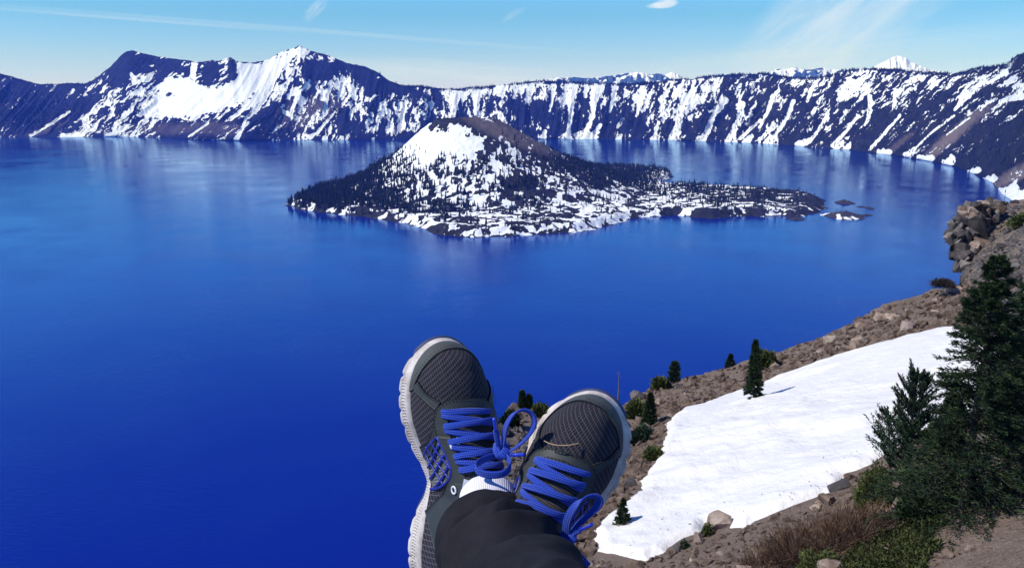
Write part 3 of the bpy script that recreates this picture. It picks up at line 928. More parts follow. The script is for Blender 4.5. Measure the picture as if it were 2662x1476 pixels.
def hit(px, py, zoff=0.0):
    """where the line of sight through a photograph pixel meets the slope"""
    px, py = np.atleast_1d(np.asarray(px, float)), np.atleast_1d(np.asarray(py, float))
    r = ray(px, py)
    t = np.full(px.shape, 8.0)
    done = np.zeros(px.shape, bool)
    out = np.full(px.shape, 60.0)
    for _ in range(420):
        P = r * t[..., None]
        g, _d = ground(P[..., 0], P[..., 1])
        h = (P[..., 2] < g + zoff) & ~done
        out[h] = t[h]
        done |= h
        if done.all(): break
        t = t * 1.0075
    return r * out[..., None], done


NA, NR = 820, 560
aa = np.linspace(R(-30), R(50), NA)
rr_ = np.concatenate([[.5, 1.5, 2.5, 3.5], np.geomspace(4.5, 135, NR - 4)])
AA, RRg = np.meshgrid(aa, rr_)
gx, gy = RRg * np.sin(AA), RRg * np.cos(AA)
gz, gd = ground(gx, gy)
V = np.stack([gx, gy, gz], -1)
V2, F2, at2 = compact(V.reshape(-1, 3), grid_faces(NR, NA, gd > -26), {'d': gd})

m, t, b = material('slope_earth')
M_EARTH = m
tc = t.new('ShaderNodeTexCoord').outputs['Object']
n1 = t.noise(tc, .35, 6, .65)
n2 = t.noise(tc, 2.6, 6, .7)
n3 = t.noise(tc, .12, 3, .5)
c = t.ramp(n2, [(.3, (.12, .085, .062)), (.5, (.24, .175, .135)), (.68, (.36, .28, .225))])
c2 = t.ramp(n1, [(.35, (.20, .13, .098)), (.6, (.30, .225, .18))])
c = t.mix(.5, c, c2)
c = t.mix(t.math('MULTIPLY', t.smooth(n3, .52, .66), .45), c, (.10, .105, .045))
n4 = t.noise(tc, 14, 5, .75)
c = t.mix(.45, c, t.ramp(n4, [(.3, (.06, .045, .036)), (.5, (.17, .13, .105)), (.7, (.36, .30, .26))]))
t.l.new(c, b.inputs['Base Color'])
b.inputs['Roughness'].default_value = .95
b.inputs['Specular IOR Level'].default_value = .15
bump_to(t, b, t.math('ADD', n2, t.math('MULTIPLY', n4, .35)), .2)
me = raw_mesh('rocky_slope', V2, F2, [M_EARTH], True)
SLOPE = tag(obj('rocky_slope', me), 'steep brown slope of earth and rubble dropping to the lake', 'slope', kind='structure')

# ------------------------------------------------------------------ snow field lying on it
SNOW = [(2300, 886), (2207, 916), (2121, 944), (2035, 976), (1974, 998), (1927, 1015), (1862, 1037), (1802, 1058), (1770, 1066), (1754, 1076), (1738, 1090), (1733, 1102), (1726, 1123), (1724, 1140), (1713, 1171),
        (1694, 1201), (1679, 1227), (1663, 1257), (1653, 1287), (1620, 1309), (1599, 1326), (1560, 1356), (1535, 1390), (1545, 1440), (1560, 1447), (1586, 1451), (1612, 1458), (1638, 1466), (1685, 1464),
        (1698, 1451), (1741, 1438), (1752, 1424), (1767, 1412), (1800, 1396), (1827, 1386), (1834, 1372), (1836, 1362), (1860, 1352), (1888, 1352), (1890, 1366), (1897, 1378), (1940, 1373), (1966, 1356), (2026, 1335), (2078, 1313), (2121, 1296),
        (2164, 1278), (2180, 1262), (2199, 1240), (2242, 1222), (2285, 1201), (2300, 1188), (2380, 1140), (2480, 1090), (2560, 1060), (2640, 1020), (2660, 960), (2560, 880), (2500, 850), (2456, 851), (2416, 863), (2360, 876), (2323, 887)]
SNOW = np.array(SNOW, float)
SWp, _ = hit(SNOW[:, 0], SNOW[:, 1])
sa0, sa1 = R(3), R(38)
AA, RRg = np.meshgrid(np.linspace(sa0, sa1, 900), np.geomspace(18, 66, 620))
sx, sy = RRg * np.sin(AA), RRg * np.cos(AA)
d, _, ins, _ = seg_dist(sx, sy, SWp[:, :2])
wobs = (fbm(sx / 1.1, sy / 1.1, 4, 401) - .5)
sd = np.where(ins, d, -d) + wobs * .55
gz, _ = ground(sx, sy)
smooth_g = ground_smooth(sx, sy)
th = .22 * sstep(sd, -.02, .55) ** .6
lump = (fbm(sx / 2.6, sy / 5.2, 3, 402) - .5) * .14 + (fbm(sx / .5, sy / .9, 3, 403) - .5) * .035
sz = gz + th * (1 + .3 * fbm(sx / 4, sy / 4, 3, 404)) - .06 + lump * sstep(sd, 0, 1.0)
fl = sstep(sd, .1, 2.5)
tgt = np.clip(smooth_g, gz - .05, gz + .30) + .14 + lump
sz = sz * (1 - fl) + np.maximum(tgt, gz + .06) * fl
V = np.stack([sx, sy, sz], -1)
V2, F2, _ = compact(V.reshape(-1, 3), grid_faces(620, 900, sd > -.12))
m, t, b = material('old_snow')
tc = t.new('ShaderNodeTexCoord').outputs['Object']
n1 = t.noise(tc, .5, 5, .6)
sc_ = t.ramp(n1, [(.3, (.73, .70, .655)), (.7, (.80, .775, .735))])
dirt = t.math('MULTIPLY', t.smooth(t.noise(tc, 7.0, 6, .75), .66, .76), t.smooth(t.noise(tc, .45, 4, .6), .42, .68))
t.l.new(t.mix(t.math('MULTIPLY', dirt, .55), sc_, (.30, .25, .21)), b.inputs['Base Color'])
b.inputs['Roughness'].default_value = .75
b.inputs['Specular IOR Level'].default_value = .2
hb = t.math('ADD', t.noise(t.mapping(tc, (1.5, .8, 1), (0, 0, .5)), 1.8, 4, .6), t.math('MULTIPLY', t.noise(tc, 9, 3, .6), .25))
bump_to(t, b, hb, .08)
M_SNOW = m
me = raw_mesh('snow_field', V2, F2, [M_SNOW], True)
tag(obj('snow_field', me), 'big white snow patch lying across the brown slope', 'snow', kind='structure')

# ------------------------------------------------------------------ rocks
import bmesh


def hull_rock(seed, sx=1.0, sy=1.0, sz=.7, n=16):
    r = np.random.default_rng(seed)
    p = r.normal(0, 1, (n, 3))
    p /= np.linalg.norm(p, axis=1)[:, None]
    p = np.sign(p) * np.abs(p) ** .75
    p *= np.array([sx, sy, sz]) * .5 * r.uniform(.85, 1.1, (n, 1))
    bm = bmesh.new()
    for q in p: bm.verts.new(q)
    ret = bmesh.ops.convex_hull(bm, input=bm.verts)
    bmesh.ops.delete(bm, geom=[g for g in ret['geom_interior'] if isinstance(g, bmesh.types.BMVert)], context='VERTS')
    bmesh.ops.triangulate(bm, faces=bm.faces)
    bm.verts.ensure_lookup_table()
    bm.verts.index_update()
    V = np.array([v.co[:] for v in bm.verts]); F = np.array([[v.index for v in f.verts] for f in bm.faces])
    bm.free()
    return V, F


def rock_mat(name, stops, ns=1.2):
    m, t, b = material(name)
    g = t.new('ShaderNodeNewGeometry').outputs['Position']
    oi = t.new('ShaderNodeObjectInfo').outputs['Random']
    n = t.noise(g, ns, 5, .65)
    f = t.math('ADD', t.math('MULTIPLY', n, .7), t.math('MULTIPLY', oi, .3))
    t.l.new(t.ramp(f, stops), b.inputs['Base Color'])
    b.inputs['Roughness'].default_value = .9
    b.inputs['Specular IOR Level'].default_value = .2
    bump_to(t, b, t.noise(g, ns * 4, 5, .7), .06)
    return m


M_ROCK = rock_mat('brown_rock', [(.3, (.08, .055, .04)), (.5, (.23, .165, .125)), (.68, (.46, .36, .29))], 2.2)
M_GREY = rock_mat('grey_rock', [(.3, (.022, .021, .022)), (.5, (.065, .058, .056)), (.72, (.20, .175, .16))], 1.1)
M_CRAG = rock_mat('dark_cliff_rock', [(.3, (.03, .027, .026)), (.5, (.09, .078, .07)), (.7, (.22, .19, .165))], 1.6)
M_PINK = rock_mat('pinkish_rock', [(.3, (.26, .18, .15)), (.7, (.44, .33, .28))])
ROCKV = [hull_rock(s, 1, random.uniform(.6, 1), random.uniform(.45, .8), 18) for s in range(14)]
RUBV = [hull_rock(s + 50, 1, .8, .6, 9) for s in range(10)]
rk_me = {}
for mat_ in (M_ROCK, M_GREY):
    rk_me[mat_.name] = [raw_mesh('rock', v, f, [mat_], False) for v, f in ROCKV]


def in_poly(px, py, poly):
    return seg_dist(np.asarray(px, float), np.asarray(py, float), poly)[2]


BAND = [(1640, 1045), (1702, 1007), (1767, 992), (1862, 966), (1991, 928), (2155, 870), (2262, 815), (2354, 784), (2496, 740), (2530, 700), (2540, 860), (2456, 851), (2360, 876), (2300, 886), (2121, 944), (1974, 998), (1862, 1037), (1754, 1076), (1726, 1123), (1713, 1171), (1663, 1257), (1620, 1309), (1560, 1356), (1600, 1200)]
RUB = [(2505, 560), (2585, 528), (2700, 530), (2760, 900), (2600, 900), (2560, 860), (2525, 720)]
LOW = [(1545, 1452), (1638, 1470), (1700, 1455), (1767, 1415), (1830, 1390), (1897, 1382), (1966, 1360), (2121, 1300), (2199, 1245), (2300, 1195), (2400, 1300), (2400, 1476), (1500, 1600), (1400, 1500)]
LOWR = [(2400, 1300), (2662, 1150), (2800, 1200), (2760, 1600), (2380, 1600)]
OUTC = [(1295, 1400), (1290, 1150), (1310, 1080), (1400, 1060), (1450, 1075), (1430, 1300)]


def scatter_px(poly, n, sz0, sz1, p=2.2):
    poly = np.array(poly, float)
    mn, mx = poly.min(0), poly.max(0)
    xs, ys = rng.uniform(mn[0], mx[0], n * 3), rng.uniform(mn[1], mx[1], n * 3)
    ok = in_poly(xs, ys, poly)
    xs, ys = xs[ok][:n], ys[ok][:n]
    P, done = hit(xs, ys)
    P = P[done]
    s = sz0 + (sz1 - sz0) * rng.random(len(P)) ** p
    return P, s


groups = []
for poly, n, a0, a1, mt in [(BAND, 120, .5, 1.6, M_ROCK), (RUB, 75, .6, 1.9, M_GREY), (LOW, 55, .22, .8, M_ROCK), (LOWR, 22, .12, .42, M_ROCK), (OUTC, 16, .4, 1.4, M_GREY)]:
    P, s = scatter_px(poly, n, a0, a1)
    for k in range(len(P)):
        o = obj('rock', random.choice(rk_me[mt.name]), SLOPE, tuple(P[k] + np.array([0, 0, s[k] * .12])))
        o.rotation_euler = (rng.uniform(-.5, .5), rng.uniform(-.5, .5), rng.uniform(0, 6.28))
        o.scale = (s[k], s[k], s[k])


def mass(name, P, S, variants, mat, rngs, parent=None, tilt=.8, squash=(1, 1, 1)):
    Vs, Fs, off = [], [], 0
    k = rngs.integers(0, len(variants), len(P))
    for vi, (bv, bf) in enumerate(variants):
        sel = np.where(k == vi)[0]
        n = len(sel)
        if not n: continue
        a, e, r_ = rngs.uniform(0, 6.28, n), rngs.uniform(-tilt, tilt, n), rngs.uniform(-tilt, tilt, n)
        ca, sa, ce, se, cr, sr = np.cos(a), np.sin(a), np.cos(e), np.sin(e), np.cos(r_), np.sin(r_)
        Rm = np.empty((n, 3, 3))
        Rm[:, 0] = np.stack([ca * ce, ca * se * sr - sa * cr, ca * se * cr + sa * sr], -1)
        Rm[:, 1] = np.stack([sa * ce, sa * se * sr + ca * cr, sa * se * cr - ca * sr], -1)
        Rm[:, 2] = np.stack([-se, ce * sr, ce * cr], -1)
        V = np.einsum('nij,vj->nvi', Rm, bv * np.array(squash)) * S[sel][:, None, None] + P[sel][:, None, :]
        F = bf[None] + (np.arange(n) * len(bv))[:, None, None] + off
        Vs.append(V.reshape(-1, 3)); Fs.append(F.reshape(-1, 3)); off += n * len(bv)
    me = raw_mesh(name, np.concatenate(Vs), np.concatenate(Fs), [mat], False)
    o = obj(name, me, parent)
    o['kind'] = 'stuff'
    return o


PB, SB = scatter_px(BAND, 7500, .18, .95, 2.6)
PL, SL_ = scatter_px(LOW, 4200, .05, .34, 2.5)
PM, SM_ = scatter_px([(1400, 1070), (1640, 1060), (1610, 1200), (1640, 1290), (1560, 1360), (1530, 1450), (1420, 1476), (1400, 1300)], 2200, .12, .8, 2.4)
mass('rubble', np.concatenate([PB, PL, PM]), np.concatenate([SB, SL_, SM_]), RUBV, M_ROCK, rng, SLOPE)
PB, SB = scatter_px(LOWR, 2600, .025, .14, 2.5)
mass('pebbles', PB, SB, RUBV, M_ROCK, rng, SLOPE)
PB, SB = scatter_px(RUB, 3200, .25, 1.1, 2.0)
PL, SL_ = scatter_px(OUTC, 900, .15, .7, 2.2)
mass('scree', np.concatenate([PB, PL]), np.concatenate([SB, SL_]), RUBV, M_GREY, rng, SLOPE)


def boulder(px, py, wpx, asp, mat, label, seed, flat=.6, cat='boulder', lift=.25, rz=0):
    P, done = hit([px], [py])
    P = P[0]
    dd = proj(P)[2]
    s = wpx * dd / FPX
    v, f = hull_rock(seed, 1, .8, flat, 26)
    bmv = raw_mesh('boulder', v * s, f, [mat], False)
    o = obj('boulder', bmv, None, (P[0], P[1], P[2] + s * flat * lift))
    o.rotation_euler = (0, asp, rz)
    return tag(o, label, cat)


boulder(2482, 762, 44, -.3, M_PINK, 'pale pink flat topped block at the foot of the dark cliff', 3, .5)
boulder(2440, 786, 32, -.2, M_PINK, 'pinkish rounded block just left below the flat topped one', 5, .6)
boulder(2357, 866, 40, .3, M_PINK, 'round pinkish boulder resting on the upper edge of the snow field', 8, .8, lift=.5)
boulder(1870, 1372, 62, .2, M_ROCK, 'jagged brown rock poking up into the lower edge of the snow', 11, .85, lift=.35)
boulder(2183, 1272, 70, -.5, M_GREY, 'long grey slab leaning along the lower snow edge beside the yellow shrub', 14, .4)
boulder(2089, 1291, 13, .4, M_GREY, 'tiny dark stone alone on the white snow field', 17, .9, cat='stone', lift=.6)
boulder(2448, 1408, 40, .1, M_PINK, 'pale flat stone beside the green mat at the bottom', 19, .22, cat='stone', rz=.4)
boulder(1770, 1430, 40, .3, M_GREY, 'light grey stone with a pointed end at the bottom of the snow', 23, .6, cat='stone')
boulder(1660, 1040, 46, .5, M_GREY, 'dark grey boulder on the brink above the lake beside the right shoe', 29, .7)
boulder(1765, 1010, 26, .2, M_GREY, 'grey boulder with a lit top near the round bush on the brink', 31, .7)
boulder(1640, 1265, 44, .1, M_GREY, 'dark rounded rock in shade between the right shoe and the snow', 37, .7)

# grit and needles that melted out of the snow
P, S_ = scatter_px([(1545, 1440), (1638, 1462), (1760, 1405), (1900, 1360), (2121, 1290), (2285, 1196), (2250, 1140), (2000, 1290), (1780, 1350), (1600, 1350)], 420, .015, .075, 2.5)
d_, _, ins_, _ = seg_dist(P[:, 0], P[:, 1], SWp[:, :2])
near_edge = rng.random(len(P)) < np.exp(-d_ / 1.6) + .05
P, S_ = P[near_edge], S_[near_edge]
P[:, 2] += .26
g_ = mass('grit', P, S_, RUBV, M_ROCK, rng, None, 1.5)
tag(g_, 'dark grit and bits lying near the lower edge of the snow field', 'grit')

# --- the cliff outcrop
crag = empty('rock_outcrop', tuple(at(np.array(2520.), np.array(735.), np.array(76.))))
tag(crag, 'dark blocky cliff with overhanging left face standing over the lake', 'cliff')
org = np.array(crag.location)
CR = [(2523, 518), (2511, 531), (2492, 550), (2498, 568), (2474, 576), (2462, 588), (2460, 617), (2470, 650), (2478, 678), (2488, 700), (2498, 735), (2535, 745), (2560, 700), (2570, 640), (2575, 580), (2560, 530)]
CR = np.array(CR, float)
cnt = 0
for row in range(17):
    yy = 536 + row * 12.8
    xl = np.interp(yy, [518, 550, 576, 590, 617, 678, 735, 760], [2523, 2494, 2476, 2464, 2461, 2479, 2499, 2502])
    for col_ in range(6):
        xx = xl + 12 + col_ * 17 + rng.uniform(-3, 3)
        tt = np.interp(yy, [518, 760], [86, 75]) + col_ * .4 + rng.uniform(-.6, .6) + (2.5 if col_ == 0 else 0)
        c_ = at(np.array(xx), np.array(yy + rng.uniform(-3, 3)), np.array(tt))
        s = rng.uniform(.85, 1.7)
        v, f = hull_rock(200 + cnt, .9, 1.1, rng.uniform(.7, 1.35), 12)
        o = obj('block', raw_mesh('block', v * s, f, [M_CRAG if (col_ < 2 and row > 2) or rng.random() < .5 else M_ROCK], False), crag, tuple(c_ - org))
        o.rotation_euler = (rng.uniform(-.3, .3), rng.uniform(-.3, .3) - .25, rng.uniform(0, 6.28))
        cnt += 1
core_v, core_f = hull_rock(777, 1, 1, 1, 30)
core_v = core_v * np.array([2.0, 3.0, 8.0])
o = obj('cliff_core', raw_mesh('cliff_core', core_v, core_f, [M_GREY], False), crag, tuple(at(np.array(2532.), np.array(645.), np.array(84.)) - org))
o.rotation_euler = (0, -.12, 0)

# ------------------------------------------------------------------ near trees and shrubs
M_FIR = None


def leaf_mat(name, lo, mid, hi, ns=3.0, tr=.15):
    m, t, b = material(name)
    g = t.new('ShaderNodeNewGeometry')
    n = t.noise(g.outputs['Position'], ns, 4, .65)
    f = t.math('ADD', t.math('MULTIPLY', n, .75), t.math('MULTIPLY', g.outputs['Random Per Island'], .25))
    t.l.new(t.ramp(f, [(.35, lo), (.55, mid), (.74, hi)]), b.inputs['Base Color'])
    b.inputs['Roughness'].default_value = .65
    b.inputs['Specular IOR Level'].default_value = .3
    return m


M_FIR = leaf_mat('fir_needles', (.006, .014, .006), (.018, .038, .013), (.07, .11, .03), 2.2)
M_PINE = leaf_mat('pine_needles', (.016, .032, .018), (.035, .065, .035), (.08, .12, .06), 3.0)
M_SHRUB = leaf_mat('shrub_leaves', (.035, .050, .012), (.09, .11, .03), (.17, .17, .05), 5.0)
M_MAT = leaf_mat('mat_leaves', (.02, .028, .006), (.05, .062, .014), (.11, .115, .03), 5.0)
M_BRUSH = leaf_mat('dry_twigs', (.06, .035, .02), (.16, .095, .06), (.27, .18, .12), 6.0)
M_THORN = leaf_mat('thorn_twigs', (.03, .025, .022), (.07, .055, .05), (.13, .11, .10), 6.0)
M_BARK = simple('bark', (.07, .055, .045), .9, 6, .4, .02, 12)
M_BAREW = simple('bare_wood', (.16, .14, .12), .9, 6, .3)


def diamonds(P, D, L, Wd, rr):
    """leaf sprays: a bent diamond from P along D"""
    n = len(P)
    side = np.cross(D, rr.normal(0, 1, (n, 3)))
    side /= np.linalg.norm(side, axis=1)[:, None] + 1e-9
    nrm = np.cross(D, side)
    mid = P + D * (L * .5)[:, None] + nrm * (L * .10)[:, None]
    V = np.stack([P, mid + side * Wd[:, None] * .5, P + D * L[:, None], mid - side * Wd[:, None] * .5], 1).reshape(-1, 3)
    i = np.arange(n) * 4
    F = np.concatenate([np.stack([i, i + 1, i + 2], -1), np.stack([i, i + 2, i + 3], -1)])
    return V, F


def crown_geo(h, w, z0, nb, spb, ls, lw, seed, prof='fir', droop=.25, up=.1, gap=.25):
    r = np.random.default_rng(seed)
    f = r.random(nb) ** .85
    zz = z0 + (h - z0) * f
    if prof == 'fir':
        Lb = w * (1 - f) ** .8 + .04 * w
    elif prof == 'round':
        Lb = w * np.sqrt(np.clip(1 - (2 * f - .9) ** 2, .06, 1))
    else:
        Lb = w * (1 - f) ** .45 * (.6 + .5 * r.random(nb)) + .05 * w
    az = r.uniform(0, 2 * math.pi, nb)
    big = fbm(az * 1.3 + seed, zz * 2.2 / max(h, .1) * 3, 3, seed)
    Lb = Lb * (.55 + .9 * big) * r.uniform(.8, 1.15, nb)
    keep = big > gap
    zz, Lb, az, f = zz[keep], Lb[keep], az[keep], f[keep]
    nb = len(zz)
    s = r.random((nb, spb)) ** .6 * .92 + .08
    dh = np.stack([np.cos(az), np.sin(az)], -1)
    e = up * (1 + 1.5 * f)                         # upper branches reach up
    px = dh[:, None, :] * (Lb[:, None] * s)[..., None]
    pz = zz[:, None] + Lb[:, None] * (e[:, None] * s - droop * (1 - f)[:, None] * s ** 2 + .12 * s ** 4)
    P = np.concatenate([px, pz[..., None]], -1).reshape(-1, 3)
    ang = r.normal(0, .75, nb * spb) + np.repeat(az, spb)
    el = r.normal(.12, .3, nb * spb) + np.repeat(e, spb) * .8
    D = np.stack([np.cos(ang) * np.cos(el), np.sin(ang) * np.cos(el), np.sin(el)], -1)
    lat = r.normal(0, 1, nb * spb) * .16 * np.repeat(Lb, spb) * (1.15 - s.ravel())
    aq = np.repeat(az, spb) + math.pi / 2
    P = P + np.stack([np.cos(aq) * lat, np.sin(aq) * lat, r.normal(0, .012 * w, nb * spb) - np.abs(lat) * .25], -1)
    L = ls * r.uniform(.6, 1.25, len(P)) * (.75 + .4 * np.repeat(1 - f, spb))
    V, F = diamonds(P, D, L, L * lw, r)
    # leader
    nl = 40
    P2 = np.stack([np.zeros(nl), np.zeros(nl), h - r.random(nl) * h * .1], -1)
    a2 = r.uniform(0, 6.28, nl)
    D2 = np.stack([np.cos(a2) * .5, np.sin(a2) * .5, np.full(nl, .85)], -1)
    V2, F2 = diamonds(P2, D2, np.full(nl, ls * .55), np.full(nl, ls * lw * .5), r)
    # the limbs that carry it
    bt = [(np.array([0, 0, zz[i]]), np.array([dh[i, 0] * Lb[i] * .85, dh[i, 1] * Lb[i] * .85, zz[i] + Lb[i] * .85 * (e[i] - droop * (1 - f[i]) * .85)])) for i in range(0, nb, 2)]
    return np.concatenate([V, V2]), np.concatenate([F, F2 + len(V)]), bt


def tubes(segs, r0, r1, n=4):
    V, F = [], []
    for a, b_ in segs:
        d = b_ - a
        L = np.linalg.norm(d) + 1e-9
        d = d / L
        u = np.cross(d, [0, 0, 1.0]) if abs(d[2]) < .9 else np.cross(d, [1.0, 0, 0])
        u /= np.linalg.norm(u); v = np.cross(d, u)
        o = len(V)
        for k in range(n):
            th = 2 * math.pi * k / n
            V.append(a + (u * math.cos(th) + v * math.sin(th)) * r0)
        for k in range(n):
            th = 2 * math.pi * k / n
            V.append(b_ + (u * math.cos(th) + v * math.sin(th)) * r1)
        for k in range(n):
            F.append((o + k, o + (k + 1) % n, o + n + (k + 1) % n, o + n + k))
    return np.array(V), np.array(F)


def trunk_geo(h, r0, lean=0, wob=.03, seed=0, n=8, m=14):
    r = np.random.default_rng(seed)
    V = []
    ph = r.uniform(0, 6)
    for i in range(m):
        f = i / (m - 1)
        rad = r0 * (1 - f) ** .8 + .006
        if i == 0: rad *= 1.35
        cx, cy = lean * h * f + math.sin(f * 5 + ph) * wob * h * f, math.cos(f * 4 + ph) * wob * h * f * .6
        for k in range(n):
            th = 2 * math.pi * k / n
            V.append((cx + rad * math.cos(th), cy + rad * math.sin(th), h * f))
    return np.array(V), grid_faces(m, n, wrap=True)


def conifer(px, py, hpx, w, label, seed, mat=None, z0=.06, nb=420, spb=26, ls=.30, lw=.30, prof='fir', droop=.25, up=.1, lean=0, cat='tree', gap=.25, name='conifer_tree', group=None, trunk=None, sink=.15, z_hit=None):
    P, done = hit([px], [py])
    P = P[0] if z_hit is None else at(np.array(float(px)), np.array(float(py)), np.array(float(z_hit)))
    dd = proj(P)[2]
    # height so that its tip stands hpx above its foot in view
    lo, hi = .1, 30
    for _ in range(30):
        md = (lo + hi) / 2
        if py - proj(P + np.array([0, 0, md]))[1] < hpx: lo = md
        else: hi = md
    h = md
    root = empty(name, (P[0], P[1], P[2] - sink))
    tag(root, label, cat, group)
    V, F, bt = crown_geo(h + sink, w * h, z0 * h, nb, spb, ls, lw, seed, prof, droop, up, gap)
    if lean:
        V = V + np.stack([V[:, 2] * lean, V[:, 2] * 0, V[:, 2] * 0], -1)
    me = raw_mesh('crown', V, F, [mat or M_FIR], False)
    obj('crown', me, root)
    tv, tf = trunk_geo((h + sink) * .96, trunk or h * .018, lean, .006, seed)
    obj('trunk', raw_mesh('trunk', tv, tf, [M_BARK], True), root)
    bv, bf = tubes([(a + [a[2] * lean, 0, 0], b_ + [b_[2] * lean, 0, 0]) for a, b_ in bt], h * .0035, h * .0012, 3)
    obj('branches', raw_mesh('branches', bv, bf, [M_BARK], True), root)
    return root


conifer(2502, 1322, 655, .265, 'tall dense dark fir on the slope at the right', 1, nb=620, spb=120, ls=.12, lw=.22, droop=.45, gap=.40, up=.0)
conifer(2655, 1190, 520, .34, 'second dark fir behind the tall one cut off by the picture edge', 2, nb=420, spb=110, ls=.15, lw=.26, droop=.3, gap=.34)
conifer(2440, 1320, 290, .27, 'bushy middle fir pressed against the left side of the tall one', 3, nb=340, spb=100, ls=.11, lw=.22, droop=.25, up=.2, gap=.40)
conifer(2346, 1300, 318, .22, 'upswept pine with pointed branch tips left of the tall fir', 4, mat=M_PINE, z0=.15, nb=190, spb=80, ls=.12, lw=.24, prof='pine', droop=.0, up=.55, gap=.3)
conifer(2318, 1290, 215, .22, 'small pine with a long bare trunk leaning over the snow', 5, mat=M_PINE, z0=.55, nb=70, spb=60, ls=.09, lw=.24, prof='pine', droop=.0, up=.5, lean=-.14, trunk=.06)
conifer(1960, 1034, 150, .135, 'slim pointed fir standing where the upper snow edge begins', 6, nb=330, spb=30, ls=.17, lw=.30, lean=-.04, gap=.36, droop=.4)
conifer(1688, 1108, 86, .19, 'dark fir beside the right shoe above a clump of bushes', 7, nb=280, spb=30, ls=.18, lw=.30, gap=.34, droop=.35)
conifer(1619, 1368, 72, .26, 'little fir poking out of the snow below the right shoe', 8, nb=200, spb=26, ls=.09, lw=.3, z0=.12, gap=.34)
conifer(1753, 992, 48, .30, 'bushy dark green tree on the brink above the lake', 9, nb=220, spb=30, ls=.2, lw=.3, prof='pine', up=.4, gap=.33, mat=M_PINE)
conifer(1898, 955, 34, .30, 'small dark fir on the brink just left of the slim pointed fir', 10, nb=180, spb=26, ls=.2, lw=.3, gap=.33)
conifer(1357, 1062, 46, .16, 'taller of two dark firs on the outcrop between the shoes', 11, nb=180, spb=26, ls=.2, lw=.3, prof='pine')
conifer(1375, 1064, 38, .18, 'shorter dark fir beside its taller twin between the shoes', 12, nb=180, spb=26, ls=.2, lw=.3, prof='pine')

# dead snag on the brink
P, _ = hit([1607], [1040])
P = P[0]
sn = empty('dead_snag', tuple(P))
tag(sn, 'thin bare dead trunk standing on the brink beside the right shoe', 'dead tree')
tv, tf = trunk_geo(82 * proj(P)[2] / FPX, .055, 0, .004, 3)
obj('trunk', raw_mesh('trunk', tv, tf, [M_BAREW]), sn)
segs = []
for k in range(12):
    z = rng.uniform(.6, 2.4); a = rng.uniform(0, 6.28); l = rng.uniform(.1, .3)
    segs.append((np.array([0, 0, z]), np.array([math.cos(a) * l, math.sin(a) * l, z + .05])))
bv, bf = tubes(segs, .015, .006, 3)
obj('branches', raw_mesh('branches', bv, bf, [M_BAREW]), sn)


def shrub(px, py, wpx, hpx, label, seed, mat, n=2200, ls=.12, lw=.4, cat='shrub', name='shrub', twigs=True):
    P, _ = hit([px], [py])
    P = P[0]
    s = proj(P)[2] / FPX
    w, h = wpx * s * .5, hpx * s
    r = np.random.default_rng(seed)
    d = r.normal(0, 1, (n, 3)); d /= np.linalg.norm(d, axis=1)[:, None]
    d[:, 2] = np.abs(d[:, 2])
    lob = .6 + .8 * fbm(d[:, 0] * 2.5 + seed, d[:, 1] * 2.5 + d[:, 2] * 2, 3, seed)
    q = r.random(n) ** .35
    Pp = d * np.array([w, w, h]) * (lob * q)[:, None]
    D = d + r.normal(0, .5, d.shape) + [0, 0, .4]
    D /= np.linalg.norm(D, axis=1)[:, None]
    L = ls * r.uniform(.6, 1.3, n)
    V, F = diamonds(Pp, D, L, L * lw, r)
    root = empty(name, (P[0], P[1], P[2] - .05))
    tag(root, label, cat)
    obj('leaves', raw_mesh('leaves', V, F, [mat], False), root)
    segs = [(np.zeros(3), Pp[i] * .95) for i in range(0, n, max(1, n // 60))]
    bv, bf = tubes(segs, h * .012, h * .005, 3)
    obj('stems', raw_mesh('stems', bv, bf, [M_BARK]), root)
    return root


shrub(1717, 1010, 40, 32, 'low pale green bush on the brink left of the bushy dark green tree', 1, M_SHRUB, 1500, .35)
shrub(1985, 960, 46, 50, 'pale olive bush behind the slim pointed fir', 2, M_SHRUB, 1800, .38)
shrub(1668, 1150, 60, 40, 'dark green bushes at the foot of the fir by the right shoe', 3, M_PINE, 1600, .26)
shrub(1655, 1085, 46, 44, 'yellow green bush between the right shoe and the small fir', 4, M_SHRUB, 1600, .30)
shrub(1700, 1190, 44, 26, 'small yellow green bush at the left edge of the snow', 5, M_SHRUB, 1200, .22)
shrub(1325, 1110, 44, 42, 'dark bush at the left end of the outcrop between the shoes', 6, M_FIR, 1500, .32)
shrub(1405, 1080, 50, 26, 'bright green low bush on top of the outcrop between the shoes', 7, M_SHRUB, 1300, .3)
shrub(2268, 1322, 90, 118, 'tall yellow green shrub at the lower corner of the snow', 8, M_SHRUB, 4200, .11, .35)
shrub(2400, 1345, 120, 46, 'dark fir skirt spreading at the foot of the trees', 9, M_FIR, 4200, .16)
shrub(2660, 588, 60, 30, 'green bush on top of the rubble right of the cliff', 10, M_SHRUB, 1200, .4)
shrub(2452, 744, 44, 14, 'dry thorny bush on the brink left of the cliff', 11, M_THORN, 1500, .35, .10)
shrub(1838, 1392, 26, 28, 'tiny green plant beside the jagged rock in the snow edge', 12, M_SHRUB, 500, .12)
shrub(1776, 1428, 30, 26, 'tiny dark plant beside the grey stone at the snow bottom', 13, M_FIR, 500, .10)
shrub(2130, 1490, 110, 60, 'yellow tinged low bush at the bottom left of the green mat', 14, M_SHRUB, 2800, .09)


